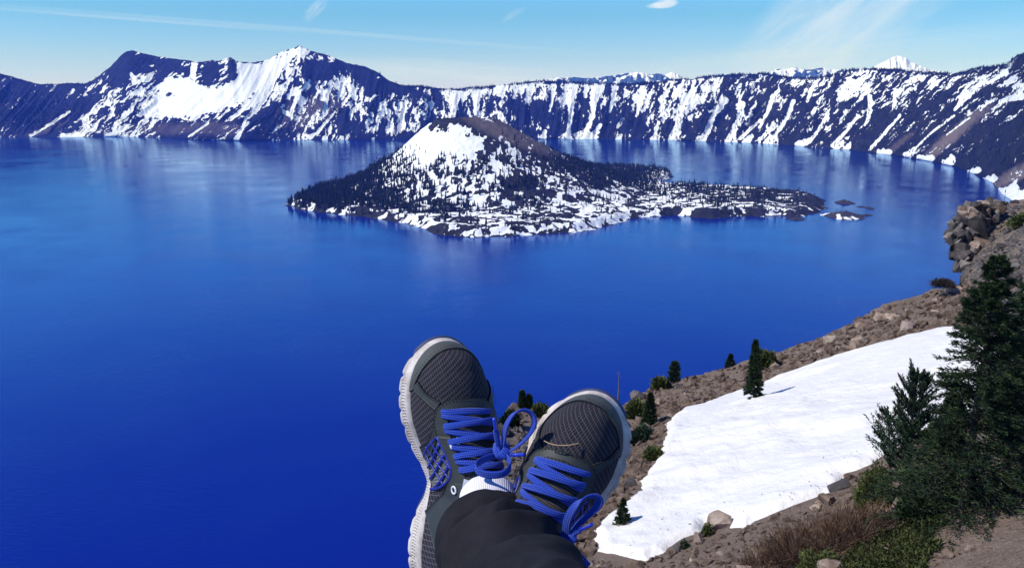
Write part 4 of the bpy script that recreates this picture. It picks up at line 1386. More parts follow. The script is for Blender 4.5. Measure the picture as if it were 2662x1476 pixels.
def brush(px, py, wpx, hpx, label, seed, n=420):
    P, _ = hit([px], [py])
    P = P[0]
    s = proj(P)[2] / FPX
    w, h = wpx * s * .5, hpx * s
    r = np.random.default_rng(seed)
    segs = []
    for k in range(n):
        a, q = r.uniform(0, 6.28), r.random() ** .5
        b0 = np.array([math.cos(a) * w * q, math.sin(a) * w * q, 0])
        b0[2] = float(ground(P[0] + b0[0], P[1] + b0[1])[0]) - P[2]
        d = np.array([math.cos(a) * q * .6 + r.normal(0, .25), math.sin(a) * q * .6 + r.normal(0, .25), 1.0])
        l = h * r.uniform(.4, 1.0)
        mid = b0 + d * l * .55
        tip = mid + (d + r.normal(0, .35, 3)) * l * .45
        segs += [(b0, mid), (mid, tip)]
        for _q in range(2):
            segs.append((b0 + (mid - b0) * .6, b0 + (mid - b0) * .6 + (d + r.normal(0, .8, 3)) * l * .22))
        if r.random() < .7:
            segs.append((mid, mid + (d + r.normal(0, .6, 3)) * l * .3))
    V, F = tubes(segs, .006, .004, 3)
    o = obj('dry_brush', raw_mesh('dry_brush', V, F, [M_BRUSH], False), None, tuple(P))
    return tag(o, label, 'dry brush')


brush(2110, 1440, 190, 78, 'reddish brown leafless brush left of the green mat', 1, 900)
brush(2235, 1395, 130, 80, 'grey brown leafless brush below the yellow green shrub', 2, 500)
brush(2000, 1462, 120, 46, 'thin dry stalks at the left end of the brown brush', 3, 300)

# green creeping mat at the bottom
MATP = [(2180, 1500), (2200, 1440), (2260, 1400), (2340, 1375), (2400, 1352), (2450, 1350), (2462, 1368), (2430, 1385), (2415, 1398), (2450, 1420), (2440, 1440), (2400, 1476), (2420, 1520), (2200, 1560)]
P, S_ = scatter_px(MATP, 9000, .06, .12, 1)
hb_ = fbm(P[:, 0] / .5, P[:, 1] / .5, 3, 7) * .32
P[:, 2] += hb_ * rng.random(len(P)) ** .4
D = rng.normal(0, .6, P.shape) + [0, 0, .7]
D /= np.linalg.norm(D, axis=1)[:, None]
V, F = diamonds(P, D, S_, S_ * .5, rng)
mo_ = obj('creeping_shrub', raw_mesh('creeping_shrub', V, F, [M_MAT], False))
tag(mo_, 'low green mat of creeping plants spreading over the bottom of the slope', 'ground cover', kind='stuff')

# ------------------------------------------------------------------ the person whose crossed feet hang over the lake
CU, CF = np.array([0, SP, CP]), np.array([0, CP, -SP])      # up and forward of the sitter's line of sight
CRt = np.array([1.0, 0, 0])
person = empty('person', tuple(at(np.array(1400.), np.array(1700.), np.array(.5))))
tag(person, 'person sitting with crossed ankles in black trousers and grey running shoes with blue laces', 'person')
PO = np.array(person.location)


def fabric_mesh(name, dark, light, period, ang=.5, bump=.0006, lw=.30):
    m, t, b = material(name)
    gu = t.new('ShaderNodeAttribute', attribute_name='gu').outputs['Fac']
    gv = t.new('ShaderNodeAttribute', attribute_name='gv').outputs['Fac']
    ca, sa = math.cos(ang), math.sin(ang)
    gu2 = t.math('ADD', t.math('MULTIPLY', gu, ca), t.math('MULTIPLY', gv, sa))
    gv2 = t.math('SUBTRACT', t.math('MULTIPLY', gv, ca), t.math('MULTIPLY', gu, sa))

    def tri(x, p):
        f = t.math('FRACT', t.math('DIVIDE', x, p))
        return t.math('ABSOLUTE', t.math('SUBTRACT', f, .5))       # 0 at centre of a thread
    a = tri(gu2, period)
    c = tri(gv2, period * .8)
    h = t.math('MINIMUM', a, c)
    thr = t.math('SUBTRACT', 1.0, t.smooth(h, lw * .2, lw * .5))
    fine = t.math('MINIMUM', tri(gu2, period / 4), tri(gv2, period / 4))
    ff = t.math('SUBTRACT', 1.0, t.smooth(fine, .05, .3))
    tc = t.new('ShaderNodeTexCoord').outputs['Object']
    nz = t.noise(tc, 300, 3, .7)
    k = t.math('ADD', t.math('MULTIPLY', thr, .75), t.math('MULTIPLY', ff, .25), clamp=True)
    k = t.math('MULTIPLY', k, t.math('ADD', t.math('MULTIPLY', nz, .9), .5), clamp=True)
    t.l.new(t.mix(k, dark, light), b.inputs['Base Color'])
    b.inputs['Roughness'].default_value = .85
    b.inputs['Specular IOR Level'].default_value = .25
    bump_to(t, b, t.math('ADD', t.math('MULTIPLY', thr, .8), t.math('ADD', ff, nz)), bump)
    return m


def worn(name, col, rough, ns=60, var=.2, bump=.0003, bscale=500, spec=.4, dirt=None):
    m, t, b = material(name)
    tc = t.new('ShaderNodeTexCoord').outputs['Object']
    n = t.noise(tc, ns, 5, .65)
    c = t.ramp(n, [(.3, tuple(x * (1 - var) for x in col)), (.7, tuple(min(1, x * (1 + var)) for x in col))])
    if dirt:
        c = t.mix(t.math('MULTIPLY', t.smooth(t.noise(tc, 28, 6, .7), .5, .72), .55), c, dirt)
    t.l.new(c, b.inputs['Base Color'])
    b.inputs['Roughness'].default_value = rough
    b.inputs['Specular IOR Level'].default_value = spec
    bump_to(t, b, t.noise(tc, bscale, 4, .6), bump)
    return m


M_KNIT = fabric_mesh('shoe_mesh_cloth', (.006, .0055, .008), (.115, .105, .135), .0052)
M_TONGUE = fabric_mesh('tongue_knit', (.03, .027, .03), (.17, .155, .16), .0026, .2, .0005)
M_SILVER = fabric_mesh('silver_mesh', (.05, .05, .05), (.40, .41, .39), .0030, .6, .0005)
M_RUBBER = worn('grey_toe_rubber', (.066, .069, .064), .6, 40, .2, .00012, 300, .25)
M_STAY = worn('dark_green_grey_leather', (.036, .041, .040), .55, 60, .15, .0001, 300, .3)
M_BLUEN = worn('blue_net_rubber', (.022, .034, .30), .35, 60, .1, .0001, 300, .5)
M_OUTS = worn('outsole_rubber', (.03, .045, .12), .6, 60, .2, .0003, 300)
M_STITCH = worn('stitch_thread', (.015, .015, .016), .8)
M_LINING = worn('grey_lining', (.42, .46, .52), .9, 90, .2, .0006, 900, .2)
M_SOCK = worn('white_sock', (.74, .72, .80), .95, 60, .06, .0007, 1400, .1)
tt_ = NT(M_SOCK.node_tree)
_b = tt_.n['Principled BSDF']
_tc = tt_.new('ShaderNodeTexCoord').outputs['Object']
_w = tt_.new('ShaderNodeTexWave', bands_direction='X')
_w.inputs['Scale'].default_value = 160
_w.inputs['Distortion'].default_value = 1.0
tt_.l.new(_tc, _w.inputs['Vector'])
bump_to(tt_, _b, _w.outputs['Fac'], .0003)
M_WHITEP = worn('white_plastic', (.75, .77, .80), .4, 60, .05)
M_TIP = worn('lace_tip_plastic', (.02, .05, .55), .3, 60, .05, spec=.5)
M_TAB = worn('black_webbing', (.03, .028, .028), .7, 60, .2, .0008, 700)

# laces: woven flat cord
m, t, b = material('blue_lace')
gu = t.new('ShaderNodeAttribute', attribute_name='gu').outputs['Fac']
gv = t.new('ShaderNodeAttribute', attribute_name='gv').outputs['Fac']
absv = t.math('ABSOLUTE', gv)
chev = t.math('SINE', t.math('MULTIPLY', t.math('ADD', gu, t.math('MULTIPLY', absv, 1.1)), 2 * math.pi / .0024))
rib = t.math('SINE', t.math('MULTIPLY', gv, 2 * math.pi / .0021))
hh_ = t.math('MULTIPLY', t.math('ADD', chev, 1.0), t.math('ADD', rib, 1.2))
k = t.smooth(hh_, .1, 2.6)
t.l.new(t.mix(k, (.008, .038, .42), (.045, .175, 1.0)), b.inputs['Base Color'])
b.inputs['Roughness'].default_value = .75
b.inputs['Specular IOR Level'].default_value = .25
b.inputs['Sheen Weight'].default_value = .15
bump_to(t, b, hh_, .0005)
M_LACE = m

# midsole: off white foam with fine upright ribs in a band
m, t, b = material('white_midsole')
tc = t.new('ShaderNodeTexCoord').outputs['Object']
gu = t.new('ShaderNodeAttribute', attribute_name='gu').outputs['Fac']
gv = t.new('ShaderNodeAttribute', attribute_name='gv').outputs['Fac']
n = t.noise(tc, 45, 6, .7)
c = t.ramp(n, [(.28, (.30, .25, .21)), (.5, (.56, .50, .455)), (.7, (.72, .68, .63))])
t.l.new(c, b.inputs['Base Color'])
b.inputs['Roughness'].default_value = .6
b.inputs['Specular IOR Level'].default_value = .35
side_ = t.new('ShaderNodeAttribute', attribute_name='side').outputs['Fac']
ribs = t.math('MULTIPLY', t.math('MULTIPLY', t.math('SINE', t.math('MULTIPLY', gu, 2 * math.pi / .0034)), side_), t.math('MULTIPLY', t.smooth(gv, .40, .46), t.math('SUBTRACT', 1.0, t.smooth(gv, .66, .72))))
bump_to(t, b, t.math('ADD', t.math('MULTIPLY', ribs, .5), t.math('MULTIPLY', t.noise(tc, 350, 4, .6), .3)), .0009)
M_MID = m

SL = .285


def q_of(s): return 1 - np.sqrt(np.clip(1 - np.asarray(s, float), 0, 1))
def s_of(q): return 1 - (1 - np.asarray(q, float)) ** 2


def sh_half(s):
    s = np.asarray(s, float)
    mid = np.interp(s, [0, .12, .2, .3, .42, .5, .6, .68, .72, 1], [.0335, .0335, .0345, .0335, .0315, .0345, .0420, .0465, .0472, .0472])
    mid = mid * np.where(s > .72, np.clip(1 - np.clip((s - .72) / .28, 0, 1) ** 2.1, 0, 1) ** .5, 1)
    return mid * np.where(s < .12, np.sqrt(np.clip(1 - ((.12 - s) / .12) ** 2, 0, 1)), 1)


def sh_mid(s):
    return np.interp(s, [0, .15, .3, .42, .55, .68, .8, .9, 1], [0, 0, -.004, -.0085, -.006, .0005, .0055, .0095, .0130])


def sh_top(s):
    s = np.asarray(s, float)
    H = np.interp(s, [0, .15, .3, .4, .5, .6, .7, .8, .9, 1], [.10, .13, .135, .122, .102, .084, .070, .061, .057, .056])
    return H * np.where(s > .62, np.clip(1 - np.clip((s - .62) / .38, 0, 1) ** 5, 0, 1) ** .5, 1) * np.where(s < .10, np.clip(1 - ((.10 - s) / .10) ** 3, 0, 1) ** .5, 1)


def sh_z0(s):
    return np.interp(s, [0, .3, .6, .8, .9, 1], [.030, .027, .022, .023, .027, .034])


def surf(s, a, off=0.0):
    s, a = np.broadcast_arrays(np.asarray(s, float), np.asarray(a, float))

    def P(s, a):
        s = np.clip(s, 0, 1); a = np.clip(a, -1, 1)
        ph = a * math.pi / 2
        return np.stack([s * SL, sh_mid(s) + sh_half(s) * np.sign(a) * np.abs(np.sin(ph)) ** .93, sh_z0(s) + sh_top(s) * np.abs(np.cos(ph)) ** .88], -1)
    p = P(s, a)
    ds = np.where(s > .985, -.004, .004)
    da = np.where(a > .9, -.03, .03)
    t1 = (P(np.clip(s + ds, 0, 1), a) - p) * np.sign(ds)[..., None]
    t2 = (P(s, a + da) - p) * np.sign(da)[..., None]
    n = np.cross(t1, t2)
    ln = np.linalg.norm(n, axis=-1, keepdims=True)
    n = np.where(ln > 1e-12, n / np.maximum(ln, 1e-12), np.array([1.0, 0, 0]))
    n = np.where(n[..., 2:3] < -.25, -n, n)
    if np.ndim(off) > 0: off = np.asarray(off)[..., None]
    return p + n * off, n


def resample(c, n):
    c = np.asarray(c, float)
    c2 = np.stack([q_of(c[:, 0]), c[:, 1]], -1)
    seg = np.linalg.norm(np.diff(c2, axis=0) * [1, .35], axis=1)
    L = np.concatenate([[0], np.cumsum(seg)])
    # smooth through the control points
    tt = np.linspace(0, L[-1], n)
    out = np.stack([np.interp(tt, L, c2[:, i]) for i in range(2)], -1)
    for _ in range(3 if n > 12 else 0):
        out[1:-1] = .25 * out[:-2] + .5 * out[1:-1] + .25 * out[2:]
    return out


class Shoe:
    def __init__(s, M, mir, root):
        s.M, s.mir, s.root = M, mir, root          # M: 3x4 (columns toe, medial, up, origin)

    def w(s, p):
        p = np.asarray(p, float)
        return p[..., 0:1] * s.M[0] + p[..., 1:2] * s.M[1] + p[..., 2:3] * s.M[2] + s.M[3]

    def put(s, name, V, F, mat, smooth=True, attrs=None, local=True, parent=None, subs=False):
        V = s.w(V) if local else np.asarray(V)
        o0 = np.array(s.root['org'])
        me = raw_mesh(name, V - o0, F, [mat], smooth, attrs)
        o = obj(name, me, parent or s.root)
        return o

    def patch(s, name, c0, c1, mat, off=.0012, n=60, k=10, th=.0016):
        a, b_ = resample(c0, n), resample(c1, n)
        f = np.linspace(0, 1, k)[:, None, None]
        G = a[None] * (1 - f) + b_[None] * f
        ss, aa_ = s_of(G[..., 0]), G[..., 1]
        edge = np.minimum(np.arange(k), np.arange(k)[::-1])[:, None] + np.zeros((1, n))
        e2 = np.minimum(np.arange(n), np.arange(n)[::-1])[None] + np.zeros((k, 1))
        o_ = off + np.where(np.minimum(edge, e2) == 0, -.0002, 0)
        top, nn_ = surf(ss, aa_, o_)
        # skirt down to the cloth
        low, _ = surf(ss, aa_, off - th - .001)
        V = [top.reshape(-1, 3)]
        ring = np.concatenate([np.arange(n), np.arange(1, k) * n + n - 1, (k - 1) * n + np.arange(n - 1)[::-1], np.arange(1, k - 1)[::-1] * n])
        V.append(low.reshape(-1, 3)[ring])
        m_ = len(ring)
        base = k * n
        i = np.arange(m_)
        Fs = np.stack([ring, ring[(i + 1) % m_], base + (i + 1) % m_, base + i], -1)
        F = np.concatenate([grid_faces(k, n), Fs])
        V = np.concatenate(V)
        gu_ = np.concatenate([(ss * SL).ravel(), (ss * SL).ravel()[ring]])
        wd = sh_half(ss) + .03
        gv_ = (aa_ * wd * 1.4).ravel()
        gv_ = np.concatenate([gv_, gv_[ring]])
        return s.put(name, V, F, mat, True, {'gu': gu_, 'gv': gv_})

    def strip(s, name, curve, width, mat, off=.0022, n=28):
        """raised band of constant width following a line on the upper"""
        c = resample(curve, n)
        p, nn_ = surf(s_of(c[:, 0]), c[:, 1], off)
        return s.band(p, nn_, width, .0012)

    def band(s, p, nn_, width, thick, taper=True):
        """flat ribbon with rounded edges; p path, nn_ face normal; returns V, F, gu, gv"""
        n = len(p)
        tg = np.gradient(p, axis=0)
        tg /= np.linalg.norm(tg, axis=1)[:, None] + 1e-12
        sd_ = np.cross(nn_, tg)
        sd_ /= np.linalg.norm(sd_, axis=1)[:, None] + 1e-12
        up = np.cross(tg, sd_)
        K = 12
        th = np.linspace(0, 2 * math.pi, K, endpoint=False)
        cx, cy = np.sign(np.cos(th)) * np.abs(np.cos(th)) ** .8, np.sign(np.sin(th)) * np.abs(np.sin(th)) ** .6
        w_ = np.broadcast_to(np.asarray(width, float), (n,))
        V = p[:, None, :] + sd_[:, None, :] * (cx[None, :, None] * w_[:, None, None] * .5) + up[:, None, :] * (cy[None, :, None] * thick * .5)
        L = np.concatenate([[0], np.cumsum(np.linalg.norm(np.diff(p, axis=0), axis=1))])
        gu_ = np.repeat(L, K)
        gv_ = (cx[None, :] * w_[:, None] * .5).ravel()
        F = grid_faces(n, K, wrap=True)
        # caps
        V = np.concatenate([V.reshape(-1, 3), p[:1], p[-1:]])
        gu_ = np.concatenate([gu_, [0, L[-1]]]); gv_ = np.concatenate([gv_, [0, 0]])
        i = np.arange(K)
        c0 = np.stack([i, np.full(K, n * K), (i + 1) % K], -1)
        c1 = np.stack([(n - 1) * K + i, (n - 1) * K + (i + 1) % K, np.full(K, n * K + 1)], -1)
        return V, [F, np.concatenate([c0, c1])], gu_, gv_

    def put_bands(s, name, bands, mat, local=True):
        Vs, Qs, Ts, gus, gvs, off = [], [], [], [], [], 0
        for V, (Q, T), gu_, gv_ in bands:
            Vs.append(V); Qs.append(Q + off); Ts.append(T + off); gus.append(gu_); gvs.append(gv_); off += len(V)
        return s.put(name, np.concatenate(Vs), [np.concatenate(Qs), np.concatenate(Ts)], mat, True, {'gu': np.concatenate(gus), 'gv': np.concatenate(gvs)}, local)

    def stitches(s, curves, off=.0024):
        Vs, Fs, o_ = [], [], 0
        for cv in curves:
            c = resample(cv, 80)
            p, nn_ = surf(s_of(c[:, 0]), c[:, 1], off)
            L = np.concatenate([[0], np.cumsum(np.linalg.norm(np.diff(p, axis=0), axis=1))])
            d = 0.0
            while d + .0026 < L[-1]:
                a_ = np.array([np.interp(d, L, p[:, i]) for i in range(3)]); b_ = np.array([np.interp(d + .0024, L, p[:, i]) for i in range(3)])
                nr = np.array([np.interp(d, L, nn_[:, i]) for i in range(3)])
                sd_ = np.cross(nr, b_ - a_); sd_ /= np.linalg.norm(sd_) + 1e-12
                wv = sd_ * .0005
                Vs += [a_ - wv, a_ + wv, b_ + wv, b_ - wv, (a_ + b_) / 2 + nr * .0006]
                Fs += [(o_, o_ + 1, o_ + 4), (o_ + 1, o_ + 2, o_ + 4), (o_ + 2, o_ + 3, o_ + 4), (o_ + 3, o_, o_ + 4)]
                o_ += 5
                d += .0040
        so_ = s.put('stitching', np.array(Vs), np.array(Fs), M_STITCH, False)
        so_['kind'] = 'stuff'


def build_shoe(name_label, org_px, M, mir):
    root = empty('running_shoe')
    root.parent = person
    root['org'] = [float(v) for v in M[3]]
    root.location = tuple(np.array(M[3]) - PO)
    root['label'] = name_label
    S = Shoe(M, mir, root)
    # ---- sole: walk round the outline
    qs = np.concatenate([np.linspace(.0, .5, 90), np.linspace(.5, 1, 150)[1:]])
    s1 = s_of(qs)
    s1[0] = 0.0
    sh_ = s_of(1 - (1 - np.linspace(0, 1, 40)) ** 2 * 1.0)
    ss = np.unique(np.concatenate([np.linspace(0, .12, 40) ** 1.0 * 1.0, .12 * np.linspace(0, 1, 30) ** 2, s1]))
    per_s = np.concatenate([ss, ss[::-1][1:-1]])
    per_a = np.concatenate([np.ones(len(ss)), -np.ones(len(ss) - 2)])
    x = per_s * SL
    y = sh_mid(per_s) + sh_half(per_s) * per_a
    O = np.stack([x, y], -1)
    tg = np.roll(O, -1, 0) - np.roll(O, 1, 0)
    tg /= np.linalg.norm(tg, axis=1)[:, None] + 1e-12
    nr = np.stack([tg[:, 1], -tg[:, 0]], -1)
    ctr_ = np.array([.5 * SL, 0])
    if ((nr * (O - ctr_)).sum(1)).mean() < 0: nr = -nr
    pl = np.concatenate([[0], np.cumsum(np.linalg.norm(np.diff(O, axis=0), axis=1))])
    z0 = sh_z0(per_s)
    spring = np.interp(per_s, [0, .05, .6, .8, .92, 1], [.004, 0, 0, .002, .009, .018])
    prof = [(-.002, 0.0), (.0035, .02), (.0068, .12), (.0080, .30), (.0072, .40), (.0048, .46), (.0046, .56), (.0050, .66), (.0030, .74), (.0040, .84), (.0030, .96), (.0008, 1.06), (-.0015, 1.10)]
    notch = np.zeros(len(per_s))
    for c_, w_ in [(.93, .010), (.855, .008), (.785, .010), (.72, .008), (.655, .011), (.585, .008), (.50, .012), (.2, .010), (.12, .01), (.28, .01)]:
        notch = np.maximum(notch, np.exp(-((per_s - c_) / w_) ** 2))
    V, gu_, gv_ = [], [], []
    waist = np.exp(-((per_s - .40) / .10) ** 2) * (per_a > 0)
    for o_, zf in prof:
        low = sstep(zf, .46, .30)
        oo = o_ * (1 - .6 * waist) * (1 - .5 * sstep(per_s, .86, .97)) + (.0020 * (1 - notch) - .0012) * low * (1 - waist) * sstep(per_s, .97, .86) - .006 * waist * low - .002 * waist
        p2 = O + nr * oo[:, None]
        zz = spring + (z0 - spring) * zf + notch * low * .0015
        V.append(np.stack([p2[:, 0], p2[:, 1], zz], -1))
        gu_.append(pl); gv_.append(np.full(len(pl), zf))
    n = len(per_s)
    V = np.concatenate(V)
    S.put('midsole', V, grid_faces(len(prof), n, wrap=True), M_MID, True, {'gu': np.concatenate(gu_), 'gv': np.concatenate(gv_), 'side': np.tile(sstep(per_s, .88, .80), len(prof))})
    # outsole pads under it
    rows = []
    for o_, dz in [(-.03, -.0035), (-.004, -.004), (.0045, -.0035), (.0065, .0005), (.0045, .004), (-.003, .004)]:
        oo = o_ + (.0020 * (1 - notch) - .0020) * (1 - waist) - .010 * waist
        p2 = O + nr * oo[:, None]
        if o_ == -.03:
            p2 = np.stack([O[:, 0] * .96 + .005, sh_mid(per_s)], -1)
        rows.append(np.stack([p2[:, 0], p2[:, 1], spring + dz + notch * .002], -1))
    S.put('outsole', np.concatenate(rows), grid_faces(len(rows), n, wrap=True), M_OUTS)
    # ---- upper
    nq, na = 130, 90
    Q, A = np.meshgrid(np.concatenate([np.linspace(0, .35, 40), np.linspace(.35, 1, nq - 39)[1:]]), np.linspace(-1, 1, na), indexing='ij')
    s_ = s_of(Q)
    P, _ = surf(s_, A)
    # knit wrinkles where the foot bends
    op = np.interp(s_, [0, .2, .44, .50, .53], [.62, .60, .46, .34, -1])
    mask = np.abs(A) >= op - .02
    V = P.reshape(-1, 3)
    V2, F2, at2 = compact(V, grid_faces(nq, na, mask), {'gu': (s_ * SL), 'gv': A * (sh_half(s_) + .03) * 1.4})
    S.put('upper', V2, F2, M_KNIT, True, at2)
    # ---- toe cap and overlays
    S.patch('toe_cap', [(.80, 1), (.87, 1), (.93, 1), (.975, 1), (1, 1), (1, .5), (1, 0), (1, -.5), (1, -1), (.975, -1), (.93, -1), (.87, -1), (.80, -1)],
            [(.815, .90), (.865, .83), (.905, .75), (.938, .66), (.962, .54), (.977, .32), (.982, 0), (.980, -.32), (.972, -.55), (.952, -.69), (.92, -.80), (.87, -.88), (.815, -.94)], M_RUBBER, .0018, 90, 14)
    S.patch('eyestay', [(.655, .33), (.70, .33), (.735, .30), (.758, .2), (.765, 0), (.758, -.2), (.735, -.30), (.70, -.33), (.655, -.33)],
            [(.655, .54), (.71, .53), (.765, .45), (.795, .27), (.805, 0), (.795, -.27), (.765, -.45), (.71, -.53), (.655, -.54)], M_STAY, .0030, 70, 9)
    for m_ in (1, -1):
        S.patch('eyestay', [(.66, .33 * m_), (.60, .31 * m_), (.55, .31 * m_), (.495, .36 * m_)], [(.66, .54 * m_), (.60, .52 * m_), (.55, .50 * m_), (.49, .52 * m_)], M_STAY, .0027, 30, 8)
        S.patch('side_overlay', [(.755, .48 * m_), (.79, .66 * m_), (.822, .90 * m_)], [(.785, .38 * m_), (.815, .62 * m_), (.85, .80 * m_)], M_STAY, .0022, 30, 7)
        S.patch('side_overlay', [(.70, .51 * m_), (.66, .62 * m_), (.61, .80 * m_), (.58, 1.0 * m_)], [(.66, .51 * m_), (.63, .60 * m_), (.58, .76 * m_), (.53, 1.0 * m_)], M_STAY, .0024, 40, 7)
        S.patch('quarter_panel', [(.55, .52 * m_), (.50, .62 * m_), (.45, .74 * m_), (.38, .90 * m_), (.32, 1.0 * m_)], [(.50, .38 * m_), (.46, .50 * m_), (.41, .60 * m_), (.32, .70 * m_), (.2, .78 * m_)], M_STAY, .0022, 40, 8)
        S.patch('silver_mesh_panel', [(.65, .52 * m_), (.60, .80 * m_), (.53, .99 * m_)], [(.56, .48 * m_), (.49, .62 * m_), (.40, .97 * m_)], M_SILVER, .0010, 40, 16)
        net = [[(.655, .54), (.61, .74), (.55, .98)], [(.655, .54), (.60, .50), (.54, .50), (.50, .60), (.46, .76), (.41, .98)], [(.63, .53), (.57, .74), (.50, .97)], [(.595, .51), (.54, .72), (.455, .97)],
               [(.63, .68), (.585, .62), (.54, .51)], [(.60, .82), (.545, .73), (.50, .60)], [(.565, .93), (.51, .84), (.465, .74)], [(.56, .52), (.50, .70), (.43, .92)]]
        bands = []
        for cv in net:
            c = resample([(a_, b_ * m_) for a_, b_ in cv], 24)
            p, nn_ = surf(s_of(c[:, 0]), c[:, 1], .0024)
            bands.append(S.band(p, nn_, .0027, .0014))
        S.put_bands('blue_net', bands, M_BLUEN)
        # padded collar
        sc_ = np.linspace(.515, .2, 26)
        ac_ = np.interp(sc_, [.2, .44, .50, .53], [.60, .46, .34, .26]) * m_
        p, nn_ = surf(sc_, ac_, -.001)
        S.put_bands('collar_lining', [S.band(p, nn_, .013, .010)], M_LINING)
        # lace guide ring beside the collar
        if m_ == 1:
            p0, n0 = surf(np.array([.468]), np.array([.56]), .0036)
            th = np.linspace(0, 2 * math.pi, 22)
            e1 = np.cross(n0[0], [1, 0, 0]); e1 /= np.linalg.norm(e1); e2 = np.cross(n0[0], e1)
            ring = p0[0] + .0038 * (np.cos(th)[:, None] * e1 + np.sin(th)[:, None] * e2)
            S.put_bands('eyelet', [S.band(ring, np.repeat(n0, 22, 0), .0018, .0018)], M_WHITEP)
    # ---- tongue
    S.patch('tongue', [(.765, -.36), (.70, -.36), (.62, -.36), (.55, -.36), (.50, -.34), (.465, -.30)], [(.765, .36), (.70, .36), (.62, .36), (.55, .36), (.50, .34), (.465, .30)], M_TONGUE, .0016, 50, 22, .004)
    cv = [[(.82, .92), (.865, .85), (.907, .77), (.942, .68), (.966, .56), (.980, .32), (.985, 0), (.984, -.32)]]
    for m_ in (1, -1):
        cv += [[(.80, 0), (.79, .26 * m_), (.762, .43 * m_), (.71, .51 * m_), (.66, .52 * m_)], [(.772, 0), (.765, .2 * m_), (.742, .32 * m_)],
               [(.76, .50 * m_), (.792, .66 * m_), (.82, .88 * m_)], [(.783, .41 * m_), (.812, .62 * m_), (.845, .80 * m_)],
               [(.696, .53 * m_), (.656, .64 * m_), (.605, .82 * m_)], [(.665, .53 * m_), (.632, .62 * m_), (.582, .78 * m_)],
               [(.545, .53 * m_), (.495, .63 * m_), (.445, .75 * m_), (.375, .91 * m_)]]
    S.stitches(cv, .0040)
    return S


def lace_rows(S, rows, fl=0, wd=.0069):
    bands = []
    n = 22
    f = np.linspace(0, 1, n)

    def seg(sa_, aa_, sb_, ab_, lift):
        s_ = sa_ + (sb_ - sa_) * f + .007 * np.sin(np.pi * f)
        a_ = aa_ + (ab_ - aa_) * f
        off = .0042 + lift * np.sin(np.pi * f) ** .8 - .0045 * (np.abs(2 * f - 1) ** 10)
        p, nn_ = surf(s_, a_, off)
        w_ = wd * (1 - .25 * np.abs(2 * f - 1) ** 4) * (1 + .06 * np.sin(f * 9 + sa_ * 80))
        return S.band(p, nn_, w_, .0024)
    dl = rows[0] - rows[1]
    bands.append(seg(rows[0] + .004, .41, rows[0] - .004, -.40, .0012))
    for i in range(len(rows) - 1):
        x1 = .41
        sg = 1 if fl == 0 else -1
        bands.append(seg(rows[i] - dl * .12, x1 * sg, rows[i + 1] - dl * .02, -x1 * sg, .0014))        # steep one underneath
        bands.append(seg(rows[i] - dl * .62, -x1 * sg, rows[i + 1] + dl * .10, x1 * sg, .0050))   # flat one on top
    for bd in bands:
        S.put_bands('lace', [bd], M_LACE)


def bow(S, name, pts, width=.0080, thick=.0022, wdir=None, mat=None, n=46):
    """free ribbon through points given as (px, py, distance)"""
    P = np.array([at(np.array(float(a)), np.array(float(b_)), np.array(float(c))) for a, b_, c in pts])
    L = np.concatenate([[0], np.cumsum(np.linalg.norm(np.diff(P, axis=0), axis=1))])
    t_ = np.linspace(0, L[-1], n)
    p = np.stack([np.interp(t_, L, P[:, i]) for i in range(3)], -1)
    for _ in range(14 if n > 20 else 2):
        p[1:-1] = .25 * p[:-2] + .5 * p[1:-1] + .25 * p[2:]
    tg = np.gradient(p, axis=0); tg /= np.linalg.norm(tg, axis=1)[:, None]
    wv = np.asarray(wdir if wdir is not None else -CF, float)
    nn_ = np.cross(tg, wv)
    bl = np.linalg.norm(nn_, axis=1)[:, None]
    nn_ = nn_ / (bl + 1e-9)
    V, F, gu_, gv_ = S.band(p, nn_, width, thick)
    o = S.put(name, V, F, mat or M_LACE, True, {'gu': gu_, 'gv': gv_}, local=False)
    return o


def frame(toe_px, t0, lean, side_tilt, pitch, mir):
    """shoe frame so that its toe tip lands on toe_px"""
    T = CRt * math.sin(lean) + CU * math.cos(lean)
    Wn = -CF
    Rt = CRt * math.cos(lean) - CU * math.sin(lean)
    # pitch: toe tips toward (+) or away (-) from the eye
    T2 = T * math.cos(pitch) - CF * math.sin(pitch)
    W2 = Wn * math.cos(pitch) - T * math.sin(pitch)
    # roll about the long axis; positive leans the instep to the right
    W3_ = W2 * math.cos(side_tilt) + Rt * math.sin(side_tilt)
    R3 = Rt * math.cos(side_tilt) - W2 * math.sin(side_tilt)
    Md = -R3 if mir == 1 else R3                  # medial side: left for the right foot, right for the left foot
    tip = at(np.array(float(toe_px[0])), np.array(float(toe_px[1])), np.array(t0))
    tip_l = np.array([SL, .013, .03])
    O_ = tip - (T2 * tip_l[0] + Md * tip_l[1] + W3_ * tip_l[2])
    return [T2, Md, W3_, O_]


M1 = frame((1158, 888), .92, R(2.0), R(24), R(1), 1)
S1 = build_shoe('shoe whose toe points up at the left, big double bow of blue lace hanging off its side', None, M1, 1)
lace_rows(S1, [.745, .690, .636, .584, .54])
M2 = frame((1556, 1030), .865, R(15), R(-16), R(3), -1)
S2 = build_shoe('shoe tilted to the right and half in shade behind the trouser leg', None, M2, -1)
lace_rows(S2, [.745, .690, .634, .576, .52], 1)


def depth_of(S, s_, a_, off=.006):
    return float(proj(S.w(surf(np.array([s_]), np.array([a_]), off)[0]))[2][0])


